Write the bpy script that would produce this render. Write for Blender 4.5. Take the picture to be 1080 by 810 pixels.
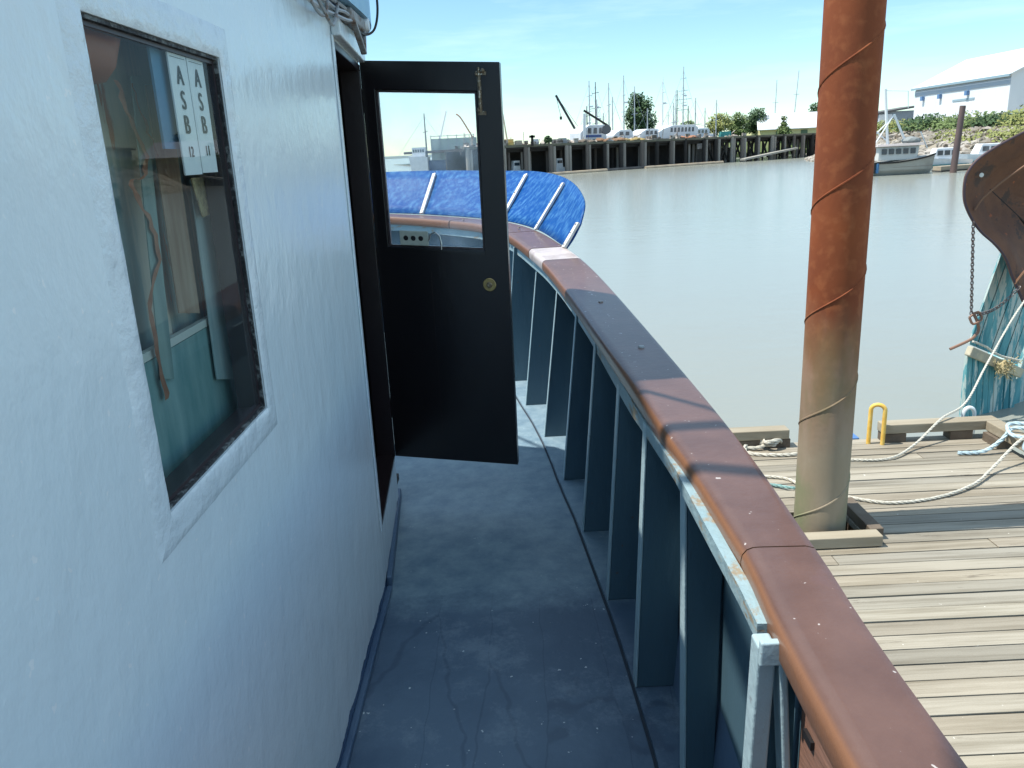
import bpy, bmesh, math, random
from mathutils import Vector, Matrix, noise
random.seed(7)
R = math.radians
scene = bpy.context.scene
for o in list(bpy.data.objects): bpy.data.objects.remove(o)
C = scene.collection

# ------------------------------------------------------------------ camera
p, r = R(16.2), R(2.7)
fwd = Vector((0, math.cos(p), -math.sin(p))); up0 = Vector((0, math.sin(p), math.cos(p))); rt0 = Vector((1, 0, 0))
rt = rt0*math.cos(r) - up0*math.sin(r); up = up0*math.cos(r) + rt0*math.sin(r)
cd = bpy.data.cameras.new('camera'); cam = bpy.data.objects.new('camera', cd); C.objects.link(cam)
m = Matrix((rt, up, -fwd)).transposed().to_4x4(); m.translation = Vector((0, 0, 2.9))
cam.matrix_world = m
cd.sensor_width = 36; cd.lens = 28.0; cd.clip_start = 0.02; cd.clip_end = 12000
scene.camera = cam
# ------------------------------------------------------------------ sky, sun, exposure
SUN_EL = 63.0
world = bpy.data.worlds.new('World'); scene.world = world; world.use_nodes = True
nt = world.node_tree; nt.nodes.clear()
out = nt.nodes.new('ShaderNodeOutputWorld'); bg = nt.nodes.new('ShaderNodeBackground'); bg.inputs['Strength'].default_value = 0.115
sky = nt.nodes.new('ShaderNodeTexSky'); sky.sky_type = 'NISHITA'; sky.sun_disc = False
sky.sun_elevation = R(SUN_EL); sky.sun_rotation = R(-90); sky.air_density = 1.0; sky.dust_density = 0.0; sky.ozone_density = 2.5
# thin cirrus and low haze clouds
tc = nt.nodes.new('ShaderNodeTexCoord'); mp = nt.nodes.new('ShaderNodeMapping'); mp.inputs['Scale'].default_value = (1.6, 1.6, 13)
mp.inputs['Rotation'].default_value = (0.05, 0.06, 0)
nz = nt.nodes.new('ShaderNodeTexNoise'); nz.inputs['Scale'].default_value = 2.2; nz.inputs['Detail'].default_value = 7; nz.inputs['Roughness'].default_value = .6
rp = nt.nodes.new('ShaderNodeValToRGB'); rp.color_ramp.elements[0].position = .5; rp.color_ramp.elements[1].position = .78
rp.color_ramp.elements[1].color = (.3, .3, .3, 1)
mx = nt.nodes.new('ShaderNodeMixRGB'); mx.inputs[2].default_value = (6.3, 7.9, 8.8, 1)
nt.links.new(tc.outputs['Generated'], mp.inputs[0]); nt.links.new(mp.outputs[0], nz.inputs[0]); nt.links.new(nz.outputs[0], rp.inputs[0])
sz = nt.nodes.new('ShaderNodeSeparateXYZ'); nt.links.new(tc.outputs['Generated'], sz.inputs[0])
fill_veil = nt.nodes.new('ShaderNodeMapRange'); fill_veil.interpolation_type = 'SMOOTHSTEP'; fill_veil.inputs[1].default_value = .22; fill_veil.inputs[2].default_value = .7; fill_veil.inputs[4].default_value = .75; nt.links.new(sz.outputs[2], fill_veil.inputs[0])  # bright overhead cloud veil, out of view, added to fill the shade
nz2 = nt.nodes.new('ShaderNodeTexNoise'); nz2.inputs['Scale'].default_value = 3; nz2.inputs['Detail'].default_value = 6; nt.links.new(tc.outputs['Generated'], nz2.inputs[0])
vm = nt.nodes.new('ShaderNodeMath'); vm.operation = 'MULTIPLY'; nt.links.new(fill_veil.outputs[0], vm.inputs[0])
vr = nt.nodes.new('ShaderNodeMapRange'); vr.inputs[1].default_value = .3; vr.inputs[2].default_value = .6; nt.links.new(nz2.outputs[0], vr.inputs[0]); nt.links.new(vr.outputs[0], vm.inputs[1])
cf = nt.nodes.new('ShaderNodeMath'); cf.operation = 'MAXIMUM'; nt.links.new(rp.outputs[0], cf.inputs[0]); nt.links.new(vm.outputs[0], cf.inputs[1])
nt.links.new(cf.outputs[0], mx.inputs[0]); tn = nt.nodes.new('ShaderNodeMixRGB'); tn.blend_type = 'MULTIPLY'; tn.inputs[0].default_value = 1; tn.inputs[2].default_value = (.79, .97, 1, 1)
nt.links.new(sky.outputs[0], tn.inputs[1]); nt.links.new(tn.outputs[0], mx.inputs[1]); nt.links.new(mx.outputs[0], bg.inputs[0]); nt.links.new(bg.outputs[0], out.inputs[0])
sl = bpy.data.lights.new('sun', 'SUN'); sl.energy = 4.1; sl.angle = R(.5); sl.color = (1, .95, .86)
so = bpy.data.objects.new('sun', sl); C.objects.link(so)
sd = Vector((-math.cos(R(SUN_EL)), -0.012, math.sin(R(SUN_EL))))
so.rotation_euler = sd.to_track_quat('Z', 'Y').to_euler()
vs = scene.view_settings; vs.view_transform = 'Standard'; vs.look = 'None'; vs.gamma = 1; vs.exposure = 0.72; vs.use_curve_mapping = False
scene.render.engine = 'CYCLES'

# ------------------------------------------------------------------ helpers
MATS = {}
def mat(name, c1, c2=None, rough=.6, scale=4, bump=0, bscale=30, spec=.5, metal=0, spots=None, spot_scale=60, spot_lim=.7,
        stretch=(1, 1, 1), coat=0, bdist=.01, lim=(.35, .65), worn=None, worn_scale=3, worn_lim=.6, worn_stretch=(1, 1, 1)):
    if name in MATS: return MATS[name]
    M = bpy.data.materials.new(name); M.use_nodes = True; t = M.node_tree; b = t.nodes['Principled BSDF']
    b.inputs['Roughness'].default_value = rough; b.inputs['Metallic'].default_value = metal
    b.inputs['Specular IOR Level'].default_value = spec; b.inputs['Coat Weight'].default_value = coat; b.inputs['Coat Roughness'].default_value = .12
    tc = t.nodes.new('ShaderNodeTexCoord')
    def ns(sc, st, det=6, ro=.6):
        mp = t.nodes.new('ShaderNodeMapping'); mp.inputs['Scale'].default_value = st
        n = t.nodes.new('ShaderNodeTexNoise'); n.inputs['Scale'].default_value = sc; n.inputs['Detail'].default_value = det; n.inputs['Roughness'].default_value = ro
        t.links.new(tc.outputs['Object'], mp.inputs[0]); t.links.new(mp.outputs[0], n.inputs[0]); return n.outputs[0]
    def ramp(src, a, bb):
        q = t.nodes.new('ShaderNodeMapRange'); q.inputs[1].default_value = a; q.inputs[2].default_value = bb; t.links.new(src, q.inputs[0]); return q.outputs[0]
    def mix(fac, a, bcol):
        q = t.nodes.new('ShaderNodeMixRGB'); t.links.new(fac, q.inputs[0])
        for i, v in ((1, a), (2, bcol)):
            if isinstance(v, tuple): q.inputs[i].default_value = (*v, 1)
            else: t.links.new(v, q.inputs[i])
        return q.outputs[0]
    col = c1
    if c2: col = mix(ramp(ns(scale, stretch), *lim), c1, c2)
    if worn: col = mix(ramp(ns(worn_scale, worn_stretch, 9, .7), worn_lim, worn_lim+.04), col, worn)
    if spots: col = mix(ramp(ns(spot_scale, (1, 1, 1), 2), spot_lim, spot_lim+.02), col, spots)
    if isinstance(col, tuple): b.inputs['Base Color'].default_value = (*col, 1)
    else: t.links.new(col, b.inputs['Base Color'])
    if bump:
        bn = t.nodes.new('ShaderNodeBump'); bn.inputs['Strength'].default_value = bump; bn.inputs['Distance'].default_value = bdist
        t.links.new(ns(bscale, stretch, 5), bn.inputs['Height']); t.links.new(bn.outputs[0], b.inputs['Normal'])
    M['_b'] = 1; MATS[name] = M
    return M

class MB:
    def __init__(s): s.bm = bmesh.new()
    def box(s, x0, x1, y0, y1, z0, z1):
        v = [s.bm.verts.new((x, y, z)) for z in (z0, z1) for x, y in ((x0, y0), (x1, y0), (x1, y1), (x0, y1))]
        for f in ((3, 2, 1, 0), (4, 5, 6, 7), (0, 1, 5, 4), (1, 2, 6, 5), (2, 3, 7, 6), (3, 0, 4, 7)): s.bm.faces.new([v[i] for i in f])
        return s
    def hexa(s, pts):   # 8 points: bottom 4 ccw, top 4
        v = [s.bm.verts.new(q) for q in pts]
        for f in ((3, 2, 1, 0), (4, 5, 6, 7), (0, 1, 5, 4), (1, 2, 6, 5), (2, 3, 7, 6), (3, 0, 4, 7)): s.bm.faces.new([v[i] for i in f])
        return s
    def bar(s, a, b, w, h=None, upv=(0, 0, 1)):
        a, b = Vector(a), Vector(b); h = h or w; d = (b-a).normalized(); u = Vector(upv)
        if abs(d.dot(u)) > .95: u = Vector((0, 1, 0))
        sx = d.cross(u).normalized()*w/2; sy = sx.cross(d).normalized()*h/2
        return s.hexa([a-sx-sy, a+sx-sy, b+sx-sy, b-sx-sy, a-sx+sy, a+sx+sy, b+sx+sy, b-sx+sy])
    def tube(s, pts, rad, n=8, cap=True):
        pts = [Vector(q) for q in pts]; rings = []; u = None
        if not isinstance(rad, (list, tuple)): rad = [rad]*len(pts)
        for i, q in enumerate(pts):
            d = (pts[min(i+1, len(pts)-1)]-pts[max(i-1, 0)]).normalized()
            if u is None: u = d.orthogonal().normalized()
            u = (u-d*u.dot(d))
            if u.length < 1e-5: u = d.orthogonal()
            u.normalize(); w = d.cross(u)
            rings.append([s.bm.verts.new(q+(u*math.cos(2*math.pi*k/n)+w*math.sin(2*math.pi*k/n))*rad[i]) for k in range(n)])
        for a, b in zip(rings, rings[1:]):
            for k in range(n): s.bm.faces.new((a[k], a[(k+1) % n], b[(k+1) % n], b[k]))
        if cap: s.bm.faces.new(rings[0][::-1]); s.bm.faces.new(rings[-1])
        return s
    def grid(s, rows, closed=False):
        V = [[s.bm.verts.new(q) for q in row] for row in rows]
        for a, b in zip(V, V[1:]):
            k = len(a)
            for i in range(k if closed else k-1): s.bm.faces.new((a[i], a[(i+1) % k], b[(i+1) % k], b[i]))
        return s
    def poly(s, pts): s.bm.faces.new([s.bm.verts.new(q) for q in pts]); return s
    def ball(s, c, rx, ry=None, rz=None, sub=2, jit=0):
        ry = ry or rx; rz = rz or rx
        q = bmesh.ops.create_icosphere(s.bm, subdivisions=sub, radius=1)
        for v in q['verts']:
            k = 1+random.uniform(-jit, jit); v.co = Vector((v.co.x*rx*k, v.co.y*ry*k, v.co.z*rz*k))+Vector(c)
        return s
    def lathe(s, prof, c, n=20, axis='z', Mx=None):
        rows = []
        for rr, h in prof:
            row = []
            for k in range(n):
                a = 2*math.pi*k/n; q = Vector((rr*math.cos(a), rr*math.sin(a), h))
                if Mx: q = Mx @ q
                row.append(q+Vector(c))
            rows.append(row)
        return s.grid(rows, True)
    def obj(s, name, m, parent=None, smooth=False, bev=0, solid=0, sub=0, anchor=None, off=0):
        bmesh.ops.recalc_face_normals(s.bm, faces=s.bm.faces) if not solid else None
        A = Vector(anchor) if anchor is not None else (root_loc(parent) if parent else Vector((0, 0, 0)))
        me = bpy.data.meshes.new(name); bmesh.ops.translate(s.bm, verts=s.bm.verts, vec=-A); s.bm.to_mesh(me); s.bm.free()
        me.materials.append(m); o = bpy.data.objects.new(name, me); C.objects.link(o)
        if parent: o.parent = parent
        else: o.location = A
        if smooth:
            for f in me.polygons: f.use_smooth = True
            try: me.set_sharp_from_angle(angle=R(40))
            except Exception: pass
        if sub: q = o.modifiers.new('s', 'SUBSURF'); q.levels = q.render_levels = sub
        if solid: q = o.modifiers.new('t', 'SOLIDIFY'); q.thickness = solid; q.offset = off
        if bev: q = o.modifiers.new('b', 'BEVEL'); q.width = bev; q.segments = 3; q.limit_method = 'ANGLE'; q.angle_limit = R(35)
        return o
def root_loc(o):
    while o.parent: o = o.parent
    return o.location.copy()
def thing(name, label, cat, loc=(0, 0, 0), group=None):
    o = bpy.data.objects.new(name, None); C.objects.link(o); o.location = loc; o.empty_display_size = .2
    return tag(o, label, cat, group)
def tag(o, label, cat, group=None, kind=None):
    o['label'] = label; o['category'] = cat
    if group: o['group'] = group
    if kind: o['kind'] = kind
    return o
def struct(o, kind='structure'): o['kind'] = kind; return o
def crom(P, n=6):
    P = [Vector(q) for q in P]; out = []
    for i in range(len(P)-1):
        a = P[max(i-1, 0)]; b = P[i]; c = P[i+1]; d = P[min(i+2, len(P)-1)]
        for k in range(n):
            t = k/n; out.append(.5*((2*b)+(c-a)*t+(2*a-5*b+4*c-d)*t*t+(3*b-a-3*c+d)*t**3))
    out.append(P[-1]); return out
def nodes(M): return M.node_tree, M.node_tree.nodes['Principled BSDF']

# ------------------------------------------------------------------ materials
m_wall = mat('cabin_paint', (.72, .82, .86), (.76, .84, .87), rough=.24, scale=2.5, bump=.45, bscale=8, bdist=.012, stretch=(1, 1.2, .8),
             worn=(.46, .45, .44), worn_scale=9, worn_lim=.70, spots=(.84, .88, .89), spot_scale=45, spot_lim=.70)
def wall_extra(M):     # ragged lower paint line onto the deck coving, fine brush marks
    t, b = nodes(M); tc = t.nodes.new('ShaderNodeTexCoord'); sp = t.nodes.new('ShaderNodeSeparateXYZ'); t.links.new(tc.outputs['Object'], sp.inputs[0])
    n = t.nodes.new('ShaderNodeTexNoise'); n.inputs['Scale'].default_value = 7; n.inputs['Detail'].default_value = 5; t.links.new(tc.outputs['Object'], n.inputs[0])
    a = t.nodes.new('ShaderNodeMath'); a.operation = 'MULTIPLY_ADD'; a.inputs[1].default_value = -.07; t.links.new(n.outputs[0], a.inputs[0]); t.links.new(sp.outputs[2], a.inputs[2])
    c = t.nodes.new('ShaderNodeMath'); c.operation = 'LESS_THAN'; c.inputs[1].default_value = 1.365; t.links.new(a.outputs[0], c.inputs[0])
    mxx = t.nodes.new('ShaderNodeMixRGB'); old = b.inputs['Base Color'].links[0].from_socket; t.links.new(c.outputs[0], mxx.inputs[0]); t.links.new(old, mxx.inputs[1])
    mxx.inputs[2].default_value = (.05, .1, .2, 1); t.links.new(mxx.outputs[0], b.inputs['Base Color'])
    bn = t.nodes.new('ShaderNodeBump'); bn.inputs['Strength'].default_value = .05; bn.inputs['Distance'].default_value = .003
    mp = t.nodes.new('ShaderNodeMapping'); mp.inputs['Scale'].default_value = (50, 50, 26); n2 = t.nodes.new('ShaderNodeTexNoise'); n2.inputs['Scale'].default_value = 1.6; n2.inputs['Detail'].default_value = 4
    t.links.new(tc.outputs['Object'], mp.inputs[0]); t.links.new(mp.outputs[0], n2.inputs[0]); t.links.new(n2.outputs[0], bn.inputs['Height'])
    prev = b.inputs['Normal'].links[0].from_socket; t.links.new(prev, bn.inputs['Normal']); t.links.new(bn.outputs[0], b.inputs['Normal'])
wall_extra(m_wall)
m_rim = mat('thick_window_paint', (.74, .82, .86), (.68, .76, .80), rough=.26, scale=20, bump=.65, bscale=18, bdist=.011, worn=(.25, .27, .30), worn_scale=24, worn_lim=.69)
m_deck = mat('deck_paint', (.065, .11, .17), (.10, .155, .22), rough=.5, scale=2.2, bump=.5, bscale=26, bdist=.006, lim=(.4, .6), spots=(.55, .6, .62), spot_scale=42, spot_lim=.73,
             worn=(.10, .15, .20), worn_scale=3.4, worn_lim=.64)
def deck_extra(M):     # faint plank seams running fore and aft, cracks in the paint
    t, b = nodes(M); tc = t.nodes.new('ShaderNodeTexCoord'); mp = t.nodes.new('ShaderNodeMapping'); mp.inputs['Scale'].default_value = (1, .06, 1)
    w = t.nodes.new('ShaderNodeTexVoronoi'); w.feature = 'DISTANCE_TO_EDGE'; w.inputs['Scale'].default_value = 5.5; w.inputs['Randomness'].default_value = .6
    n = t.nodes.new('ShaderNodeTexNoise'); n.inputs['Scale'].default_value = 6; mm = t.nodes.new('ShaderNodeMixRGB'); mm.inputs[0].default_value = .03
    t.links.new(tc.outputs['Object'], mp.inputs[0]); t.links.new(tc.outputs['Object'], n.inputs[0]); t.links.new(mp.outputs[0], mm.inputs[1]); t.links.new(n.outputs[1], mm.inputs[2]); t.links.new(mm.outputs[0], w.inputs[0])
    q = t.nodes.new('ShaderNodeMapRange'); q.inputs[1].default_value = .004; q.inputs[2].default_value = .018; t.links.new(w.outputs[0], q.inputs[0])
    mxx = t.nodes.new('ShaderNodeMixRGB'); mxx.blend_type = 'MULTIPLY'; mxx.inputs[2].default_value = (.6, .62, .68, 1)
    inv = t.nodes.new('ShaderNodeMath'); inv.operation = 'SUBTRACT'; inv.inputs[0].default_value = .6; t.links.new(q.outputs[0], inv.inputs[1])
    old = b.inputs['Base Color'].links[0].from_socket; t.links.new(inv.outputs[0], mxx.inputs[0]); inv.use_clamp = True
    t.links.new(old, mxx.inputs[1]); t.links.new(mxx.outputs[0], b.inputs['Base Color'])
deck_extra(m_deck)
def deck_scuff(M):     # paler tone forward, with a ragged edge, and trodden scuffs
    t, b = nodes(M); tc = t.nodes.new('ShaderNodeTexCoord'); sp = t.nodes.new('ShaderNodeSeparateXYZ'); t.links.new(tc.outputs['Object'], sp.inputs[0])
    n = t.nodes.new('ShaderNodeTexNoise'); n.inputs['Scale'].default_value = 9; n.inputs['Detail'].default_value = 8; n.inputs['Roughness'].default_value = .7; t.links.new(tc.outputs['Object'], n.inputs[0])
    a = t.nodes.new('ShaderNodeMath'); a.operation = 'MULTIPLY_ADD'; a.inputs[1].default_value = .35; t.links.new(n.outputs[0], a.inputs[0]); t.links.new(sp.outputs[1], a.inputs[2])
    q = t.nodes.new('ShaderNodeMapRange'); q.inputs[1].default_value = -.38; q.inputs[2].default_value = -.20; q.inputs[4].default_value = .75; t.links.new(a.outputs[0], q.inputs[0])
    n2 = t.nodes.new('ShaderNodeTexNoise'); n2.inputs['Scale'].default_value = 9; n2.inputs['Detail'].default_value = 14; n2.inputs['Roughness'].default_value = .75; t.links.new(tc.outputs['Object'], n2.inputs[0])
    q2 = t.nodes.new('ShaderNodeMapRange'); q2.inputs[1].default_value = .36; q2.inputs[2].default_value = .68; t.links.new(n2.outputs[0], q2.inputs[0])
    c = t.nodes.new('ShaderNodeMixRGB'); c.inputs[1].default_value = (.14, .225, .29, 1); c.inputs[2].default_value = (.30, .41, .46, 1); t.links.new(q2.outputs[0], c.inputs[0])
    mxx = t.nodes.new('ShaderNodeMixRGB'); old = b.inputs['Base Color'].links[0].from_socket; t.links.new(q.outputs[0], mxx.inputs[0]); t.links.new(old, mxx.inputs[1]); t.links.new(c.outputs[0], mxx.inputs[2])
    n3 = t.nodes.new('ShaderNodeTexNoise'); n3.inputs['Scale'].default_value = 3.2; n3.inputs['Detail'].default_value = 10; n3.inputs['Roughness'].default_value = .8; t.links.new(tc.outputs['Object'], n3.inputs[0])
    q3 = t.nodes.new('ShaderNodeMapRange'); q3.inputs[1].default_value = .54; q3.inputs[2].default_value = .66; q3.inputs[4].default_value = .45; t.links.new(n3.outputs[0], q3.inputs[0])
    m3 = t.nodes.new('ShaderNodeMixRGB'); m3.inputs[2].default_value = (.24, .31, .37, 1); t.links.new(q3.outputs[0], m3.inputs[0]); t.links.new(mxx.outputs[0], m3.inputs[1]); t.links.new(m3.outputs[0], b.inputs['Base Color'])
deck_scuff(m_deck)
m_darkblue = mat('dark_blue_paint', (.06, .11, .19), (.09, .15, .23), rough=.45, bump=.4, bscale=20)
m_rib = mat('bulwark_paint', (.05, .10, .135), (.07, .13, .165), rough=.42, scale=3, bump=.35, bscale=22, spots=(.10, .09, .08), spot_scale=26, spot_lim=.73, stretch=(1, 1, .3), worn=(.13, .08, .06), worn_scale=9, worn_lim=.70)
m_ribl = mat('lit_bulwark_paint', (.30, .42, .46), (.35, .46, .50), rough=.4, scale=3, bump=.4, bscale=25, spots=(.25, .3, .33), spot_scale=40, spot_lim=.72)  # paler copy of the bulwark paint, sunlit edge tone put into the colour
m_string = mat('peeling_clamp_paint', (.22, .33, .37), (.27, .37, .40), rough=.5, scale=5, bump=.6, bscale=30, worn=(.27, .22, .15), worn_scale=5, worn_lim=.56, worn_stretch=(1, .7, 3))
m_cap = mat('brown_rail_paint', (.100, .052, .040), (.135, .074, .058), rough=.42, spec=.45, coat=.25, scale=6, bump=.45, bscale=40, bdist=.003, spots=(.42, .38, .36), spot_scale=48, spot_lim=.705,
            worn=(.12, .065, .055), worn_scale=5, worn_lim=.62)
m_capface = mat('rail_edge_paint', (.26, .115, .06), (.20, .10, .07), rough=.35, scale=7, bump=.4, bscale=30, stretch=(1, .4, 1))
m_gate = mat('brown_planking_paint', (.20, .105, .075), (.24, .135, .10), rough=.5, scale=8, bump=.4, bscale=50, stretch=(1, .15, 1))
m_hull = mat('hull_paint', (.10, .16, .25), (.13, .19, .28), rough=.4, bump=.2)
m_black = mat('door_paint', (.010, .009, .011), (.016, .013, .014), rough=.28, scale=4, bump=.12, bscale=12, stretch=(1, 1, .4), worn=(.05, .025, .02), worn_scale=9, worn_lim=.74)
m_doorin = mat('door_trim', (.022, .013, .014), (.014, .009, .010), rough=.35, bump=.08)
m_int = mat('dark_interior', (.02, .015, .012), (.03, .02, .016), rough=.7)
m_intp = mat('interior_beige', (.34, .32, .27), (.27, .27, .24), rough=.6, scale=4, stretch=(1, 2, .5))
m_brass = mat('worn_brass', (.45, .33, .14), (.30, .22, .10), rough=.35, scale=40, metal=.85)
m_bolt = mat('corroded_brass', (.30, .24, .16), (.12, .08, .05), rough=.5, scale=60, metal=.6, spots=(.6, .55, .45), spot_scale=90, spot_lim=.6)
m_blue = mat('shield_blue', (.0, .055, .23), (.06, .19, .38), rough=.5, spec=.15, scale=26, stretch=(1, 1, .13), lim=(.46, .74), bump=.3, bscale=10)
m_batten = mat('batten_white', (.72, .72, .70), (.55, .53, .50), rough=.5, scale=12, worn=(.4, .22, .15), worn_scale=20, worn_lim=.68)
m_fascia = mat('fascia_blue', (.20, .42, .62), (.28, .50, .66), rough=.4, scale=6, bump=.5, bscale=30, worn=(.5, .5, .45), worn_scale=9, worn_lim=.64, stretch=(1, 1, .4))
m_wire = mat('grey_cable', (.42, .44, .46), (.34, .36, .38), rough=.5)
m_cablek = mat('black_cable', (.01, .01, .012), rough=.4)
m_rustw = mat('dirty_bracket', (.30, .32, .33), (.16, .10, .07), rough=.6, scale=25, lim=(.45, .6))
m_mastk = mat('boat_mast_paint', (.5, .5, .48), rough=.5)
m_card = mat('white_card', (.72, .76, .78), rough=.5)
m_ink = mat('black_ink', (.01, .01, .012), rough=.5)
def glass(name, tint=(1, 1, 1), dirt=0.0, dscale=4, dcol=(.8, .85, .9), refl=1.0):
    M = bpy.data.materials.new(name); M.use_nodes = True; t = M.node_tree; t.nodes.clear()
    o = t.nodes.new('ShaderNodeOutputMaterial'); tr = t.nodes.new('ShaderNodeBsdfTransparent'); tr.inputs[0].default_value = (*tint, 1)
    gl = t.nodes.new('ShaderNodeBsdfGlossy'); gl.inputs['Roughness'].default_value = .01; f = t.nodes.new('ShaderNodeFresnel'); f.inputs[0].default_value = 1.5
    k = t.nodes.new('ShaderNodeMath'); k.operation = 'MULTIPLY'; k.inputs[1].default_value = refl; k.use_clamp = True
    m1 = t.nodes.new('ShaderNodeMixShader'); t.links.new(f.outputs[0], k.inputs[0]); t.links.new(k.outputs[0], m1.inputs[0]); t.links.new(tr.outputs[0], m1.inputs[1]); t.links.new(gl.outputs[0], m1.inputs[2])
    df = t.nodes.new('ShaderNodeBsdfDiffuse'); df.inputs[0].default_value = (*dcol, 1); tl = t.nodes.new('ShaderNodeBsdfTranslucent'); tl.inputs[0].default_value = (*dcol, 1)
    ad = t.nodes.new('ShaderNodeAddShader'); t.links.new(df.outputs[0], ad.inputs[0]); t.links.new(tl.outputs[0], ad.inputs[1])
    tc = t.nodes.new('ShaderNodeTexCoord'); n = t.nodes.new('ShaderNodeTexNoise'); n.inputs['Scale'].default_value = dscale; n.inputs['Detail'].default_value = 8; t.links.new(tc.outputs['Object'], n.inputs[0])
    q = t.nodes.new('ShaderNodeMapRange'); q.inputs[1].default_value = .4; q.inputs[2].default_value = .75; q.inputs[3].default_value = dirt*.3; q.inputs[4].default_value = dirt*1.6; t.links.new(n.outputs[0], q.inputs[0])
    m2 = t.nodes.new('ShaderNodeMixShader'); t.links.new(q.outputs[0], m2.inputs[0]); t.links.new(m1.outputs[0], m2.inputs[1]); t.links.new(ad.outputs[0], m2.inputs[2]); t.links.new(m2.outputs[0], o.inputs[0])
    return M
m_glass = glass('door_glass', dirt=.10, dscale=6)
m_wglass = glass('window_glass', tint=(.90, .96, .95), dirt=.02, dscale=5, refl=.38)

# ------------------------------------------------------------------ the setting
def build_water():
    M = bpy.data.materials.new('river_water'); M.use_nodes = True; t, b = nodes(M)
    b.inputs['Base Color'].default_value = (.27, .25, .195, 1); b.inputs['Roughness'].default_value = .2; b.inputs['IOR'].default_value = 1.33
    tc = t.nodes.new('ShaderNodeTexCoord'); prev = None
    for sc, st, di in ((.35, .25, .05), (1.6, .3, .02), (6, .3, .006)):
        mp = t.nodes.new('ShaderNodeMapping'); mp.inputs['Scale'].default_value = (1, 1.8, 1); mp.inputs['Rotation'].default_value = (0, 0, .3)
        n = t.nodes.new('ShaderNodeTexNoise'); n.inputs['Scale'].default_value = sc; n.inputs['Detail'].default_value = 4
        t.links.new(tc.outputs['Object'], mp.inputs[0]); t.links.new(mp.outputs[0], n.inputs[0])
        q = t.nodes.new('ShaderNodeBump'); q.inputs['Strength'].default_value = st; q.inputs['Distance'].default_value = di; t.links.new(n.outputs[0], q.inputs['Height'])
        if prev: t.links.new(prev, q.inputs['Normal'])
        prev = q.outputs[0]
    t.links.new(prev, b.inputs['Normal'])
    n = t.nodes.new('ShaderNodeTexNoise'); n.inputs['Scale'].default_value = .06; n.inputs['Detail'].default_value = 6; t.links.new(tc.outputs['Object'], n.inputs[0])
    mxx = t.nodes.new('ShaderNodeMixRGB'); mxx.inputs[1].default_value = (.235, .25, .22, 1); mxx.inputs[2].default_value = (.27, .28, .245, 1)
    t.links.new(n.outputs[0], mxx.inputs[0]); t.links.new(mxx.outputs[0], b.inputs['Base Color'])
    struct(MB().poly([(-6000, -3000, 0), (6000, -3000, 0), (6000, 8000, 0), (-6000, 8000, 0)]).obj('water', M))
build_water()
m_bank = mat('bank_earth', (.24, .21, .16), (.30, .27, .21), rough=.9, scale=.8)
m_grass = mat('grass_ground', (.09, .13, .04), (.14, .16, .06), rough=.9, scale=.6)
def shore(y):   # x of the waterline on the right bank
    pts = [(-40, 62), (30, 60), (55, 52), (75, 42), (105, 40), (140, 52), (158, 58)]
    for (a, b), (c, d) in zip(pts, pts[1:]):
        if a <= y <= c: return b+(d-b)*(y-a)/(c-a)
    return pts[-1][1]
rows = []
for i in range(60):
    y = -40+i*198/59; x = shore(y)
    rows.append([(x-2, y, -.6), (x, y, -.02), (x+2, y, .9), (x+4, y, 1.9), (x+6.5, y, 2.8), (x+10, y, 3.2), (x+300, y, 3.4)])
struct(MB().grid(rows).obj('riverbank', m_bank, smooth=True))
# land behind the wharf
rows = []
for i in range(30):
    k = i/29; x = -2+k*70; y = 132+k*34
    rows.append([(x-6, y-1, -.4), (x, y+2, .8), (x+.5, y+6, 2.6), (x, y+12, 3.0), (x-50, y+260, 3.2)])
struct(MB().grid(rows).obj('yard_ground', m_grass, smooth=True))
# low far shore on the horizon
rows = []
for i in range(50):
    x = -2600+i*110; rows.append([(x, 2600, -1), (x, 2620, 6+5*noise.noise((x*.002, 0, 0))), (x, 3000, 9)])
struct(MB().grid(rows).obj('far_shore', mat('far_shore_green', (.12, .16, .15), rough=.9)))

# ------------------------------------------------------------------ our boat
boat = thing('fishing_boat', 'pale blue wooden boat in the foreground with brown cap rail and open black door', 'boat', (-1.75, 3, 0))
SR = [(.43, -3.2, 2.25), (.45, -1, 2.25), (.465, .7, 2.25), (.487, 1.19, 2.25), (.508, 1.73, 2.25), (.508, 2.54, 2.25), (.478, 3.8, 2.27), (.423, 4.39, 2.31),
      (.352, 4.85, 2.34), (.225, 5.6, 2.37), (.04, 6.15, 2.39), (-.21, 6.52, 2.4), (-.70, 6.98, 2.42), (-1.15, 7.27, 2.43), (-1.75, 7.4, 2.44)]
full = crom(SR + [(-3.5-x, y, z) for x, y, z in SR[-2::-1]], 6)
NF = len(full)
def nrm(i):   # outward normal in plan
    a = full[max(i-1, 0)]; b = full[min(i+1, NF-1)]; d = b-a; return Vector((d.y, -d.x, 0)).normalized()
NRM = [nrm(i) for i in range(NF)]
def lerpt(T, y):
    if y <= T[0][0]: return T[0][1]
    for (a, b), (c, d) in zip(T, T[1:]):
        if y <= c: return b+(d-b)*(y-a)/(c-a)
    return T[-1][1]
CW = [(-3, .11), (1.18, .117), (1.8, .153), (2.65, .178), (4, .212), (6, .225)]; MG = [(-3, .17), (1.69, .175), (2.3, .2), (3.2, .25), (3.55, .28), (4, .295), (6, .3)]
CL_A = [(1.0, .130), (1.5, .153), (1.8, .158), (2.5, .161), (3.2, .165), (4.3, .185), (6, .2)]
def cw(q): return lerpt(CW, q.y)-.027
# hull outside
rows = []
for i, q in enumerate(full):
    n = NRM[i]; rows.append([q-n*o+Vector((0, 0, z-q.z)) for o, z in ((.03, q.z-.06), (.05, 1.7), (.09, 1.2), (.16, .6), (.3, 0), (.6, -.3))])
MB().grid(rows).obj('hull', m_hull, boat, smooth=True)
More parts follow.
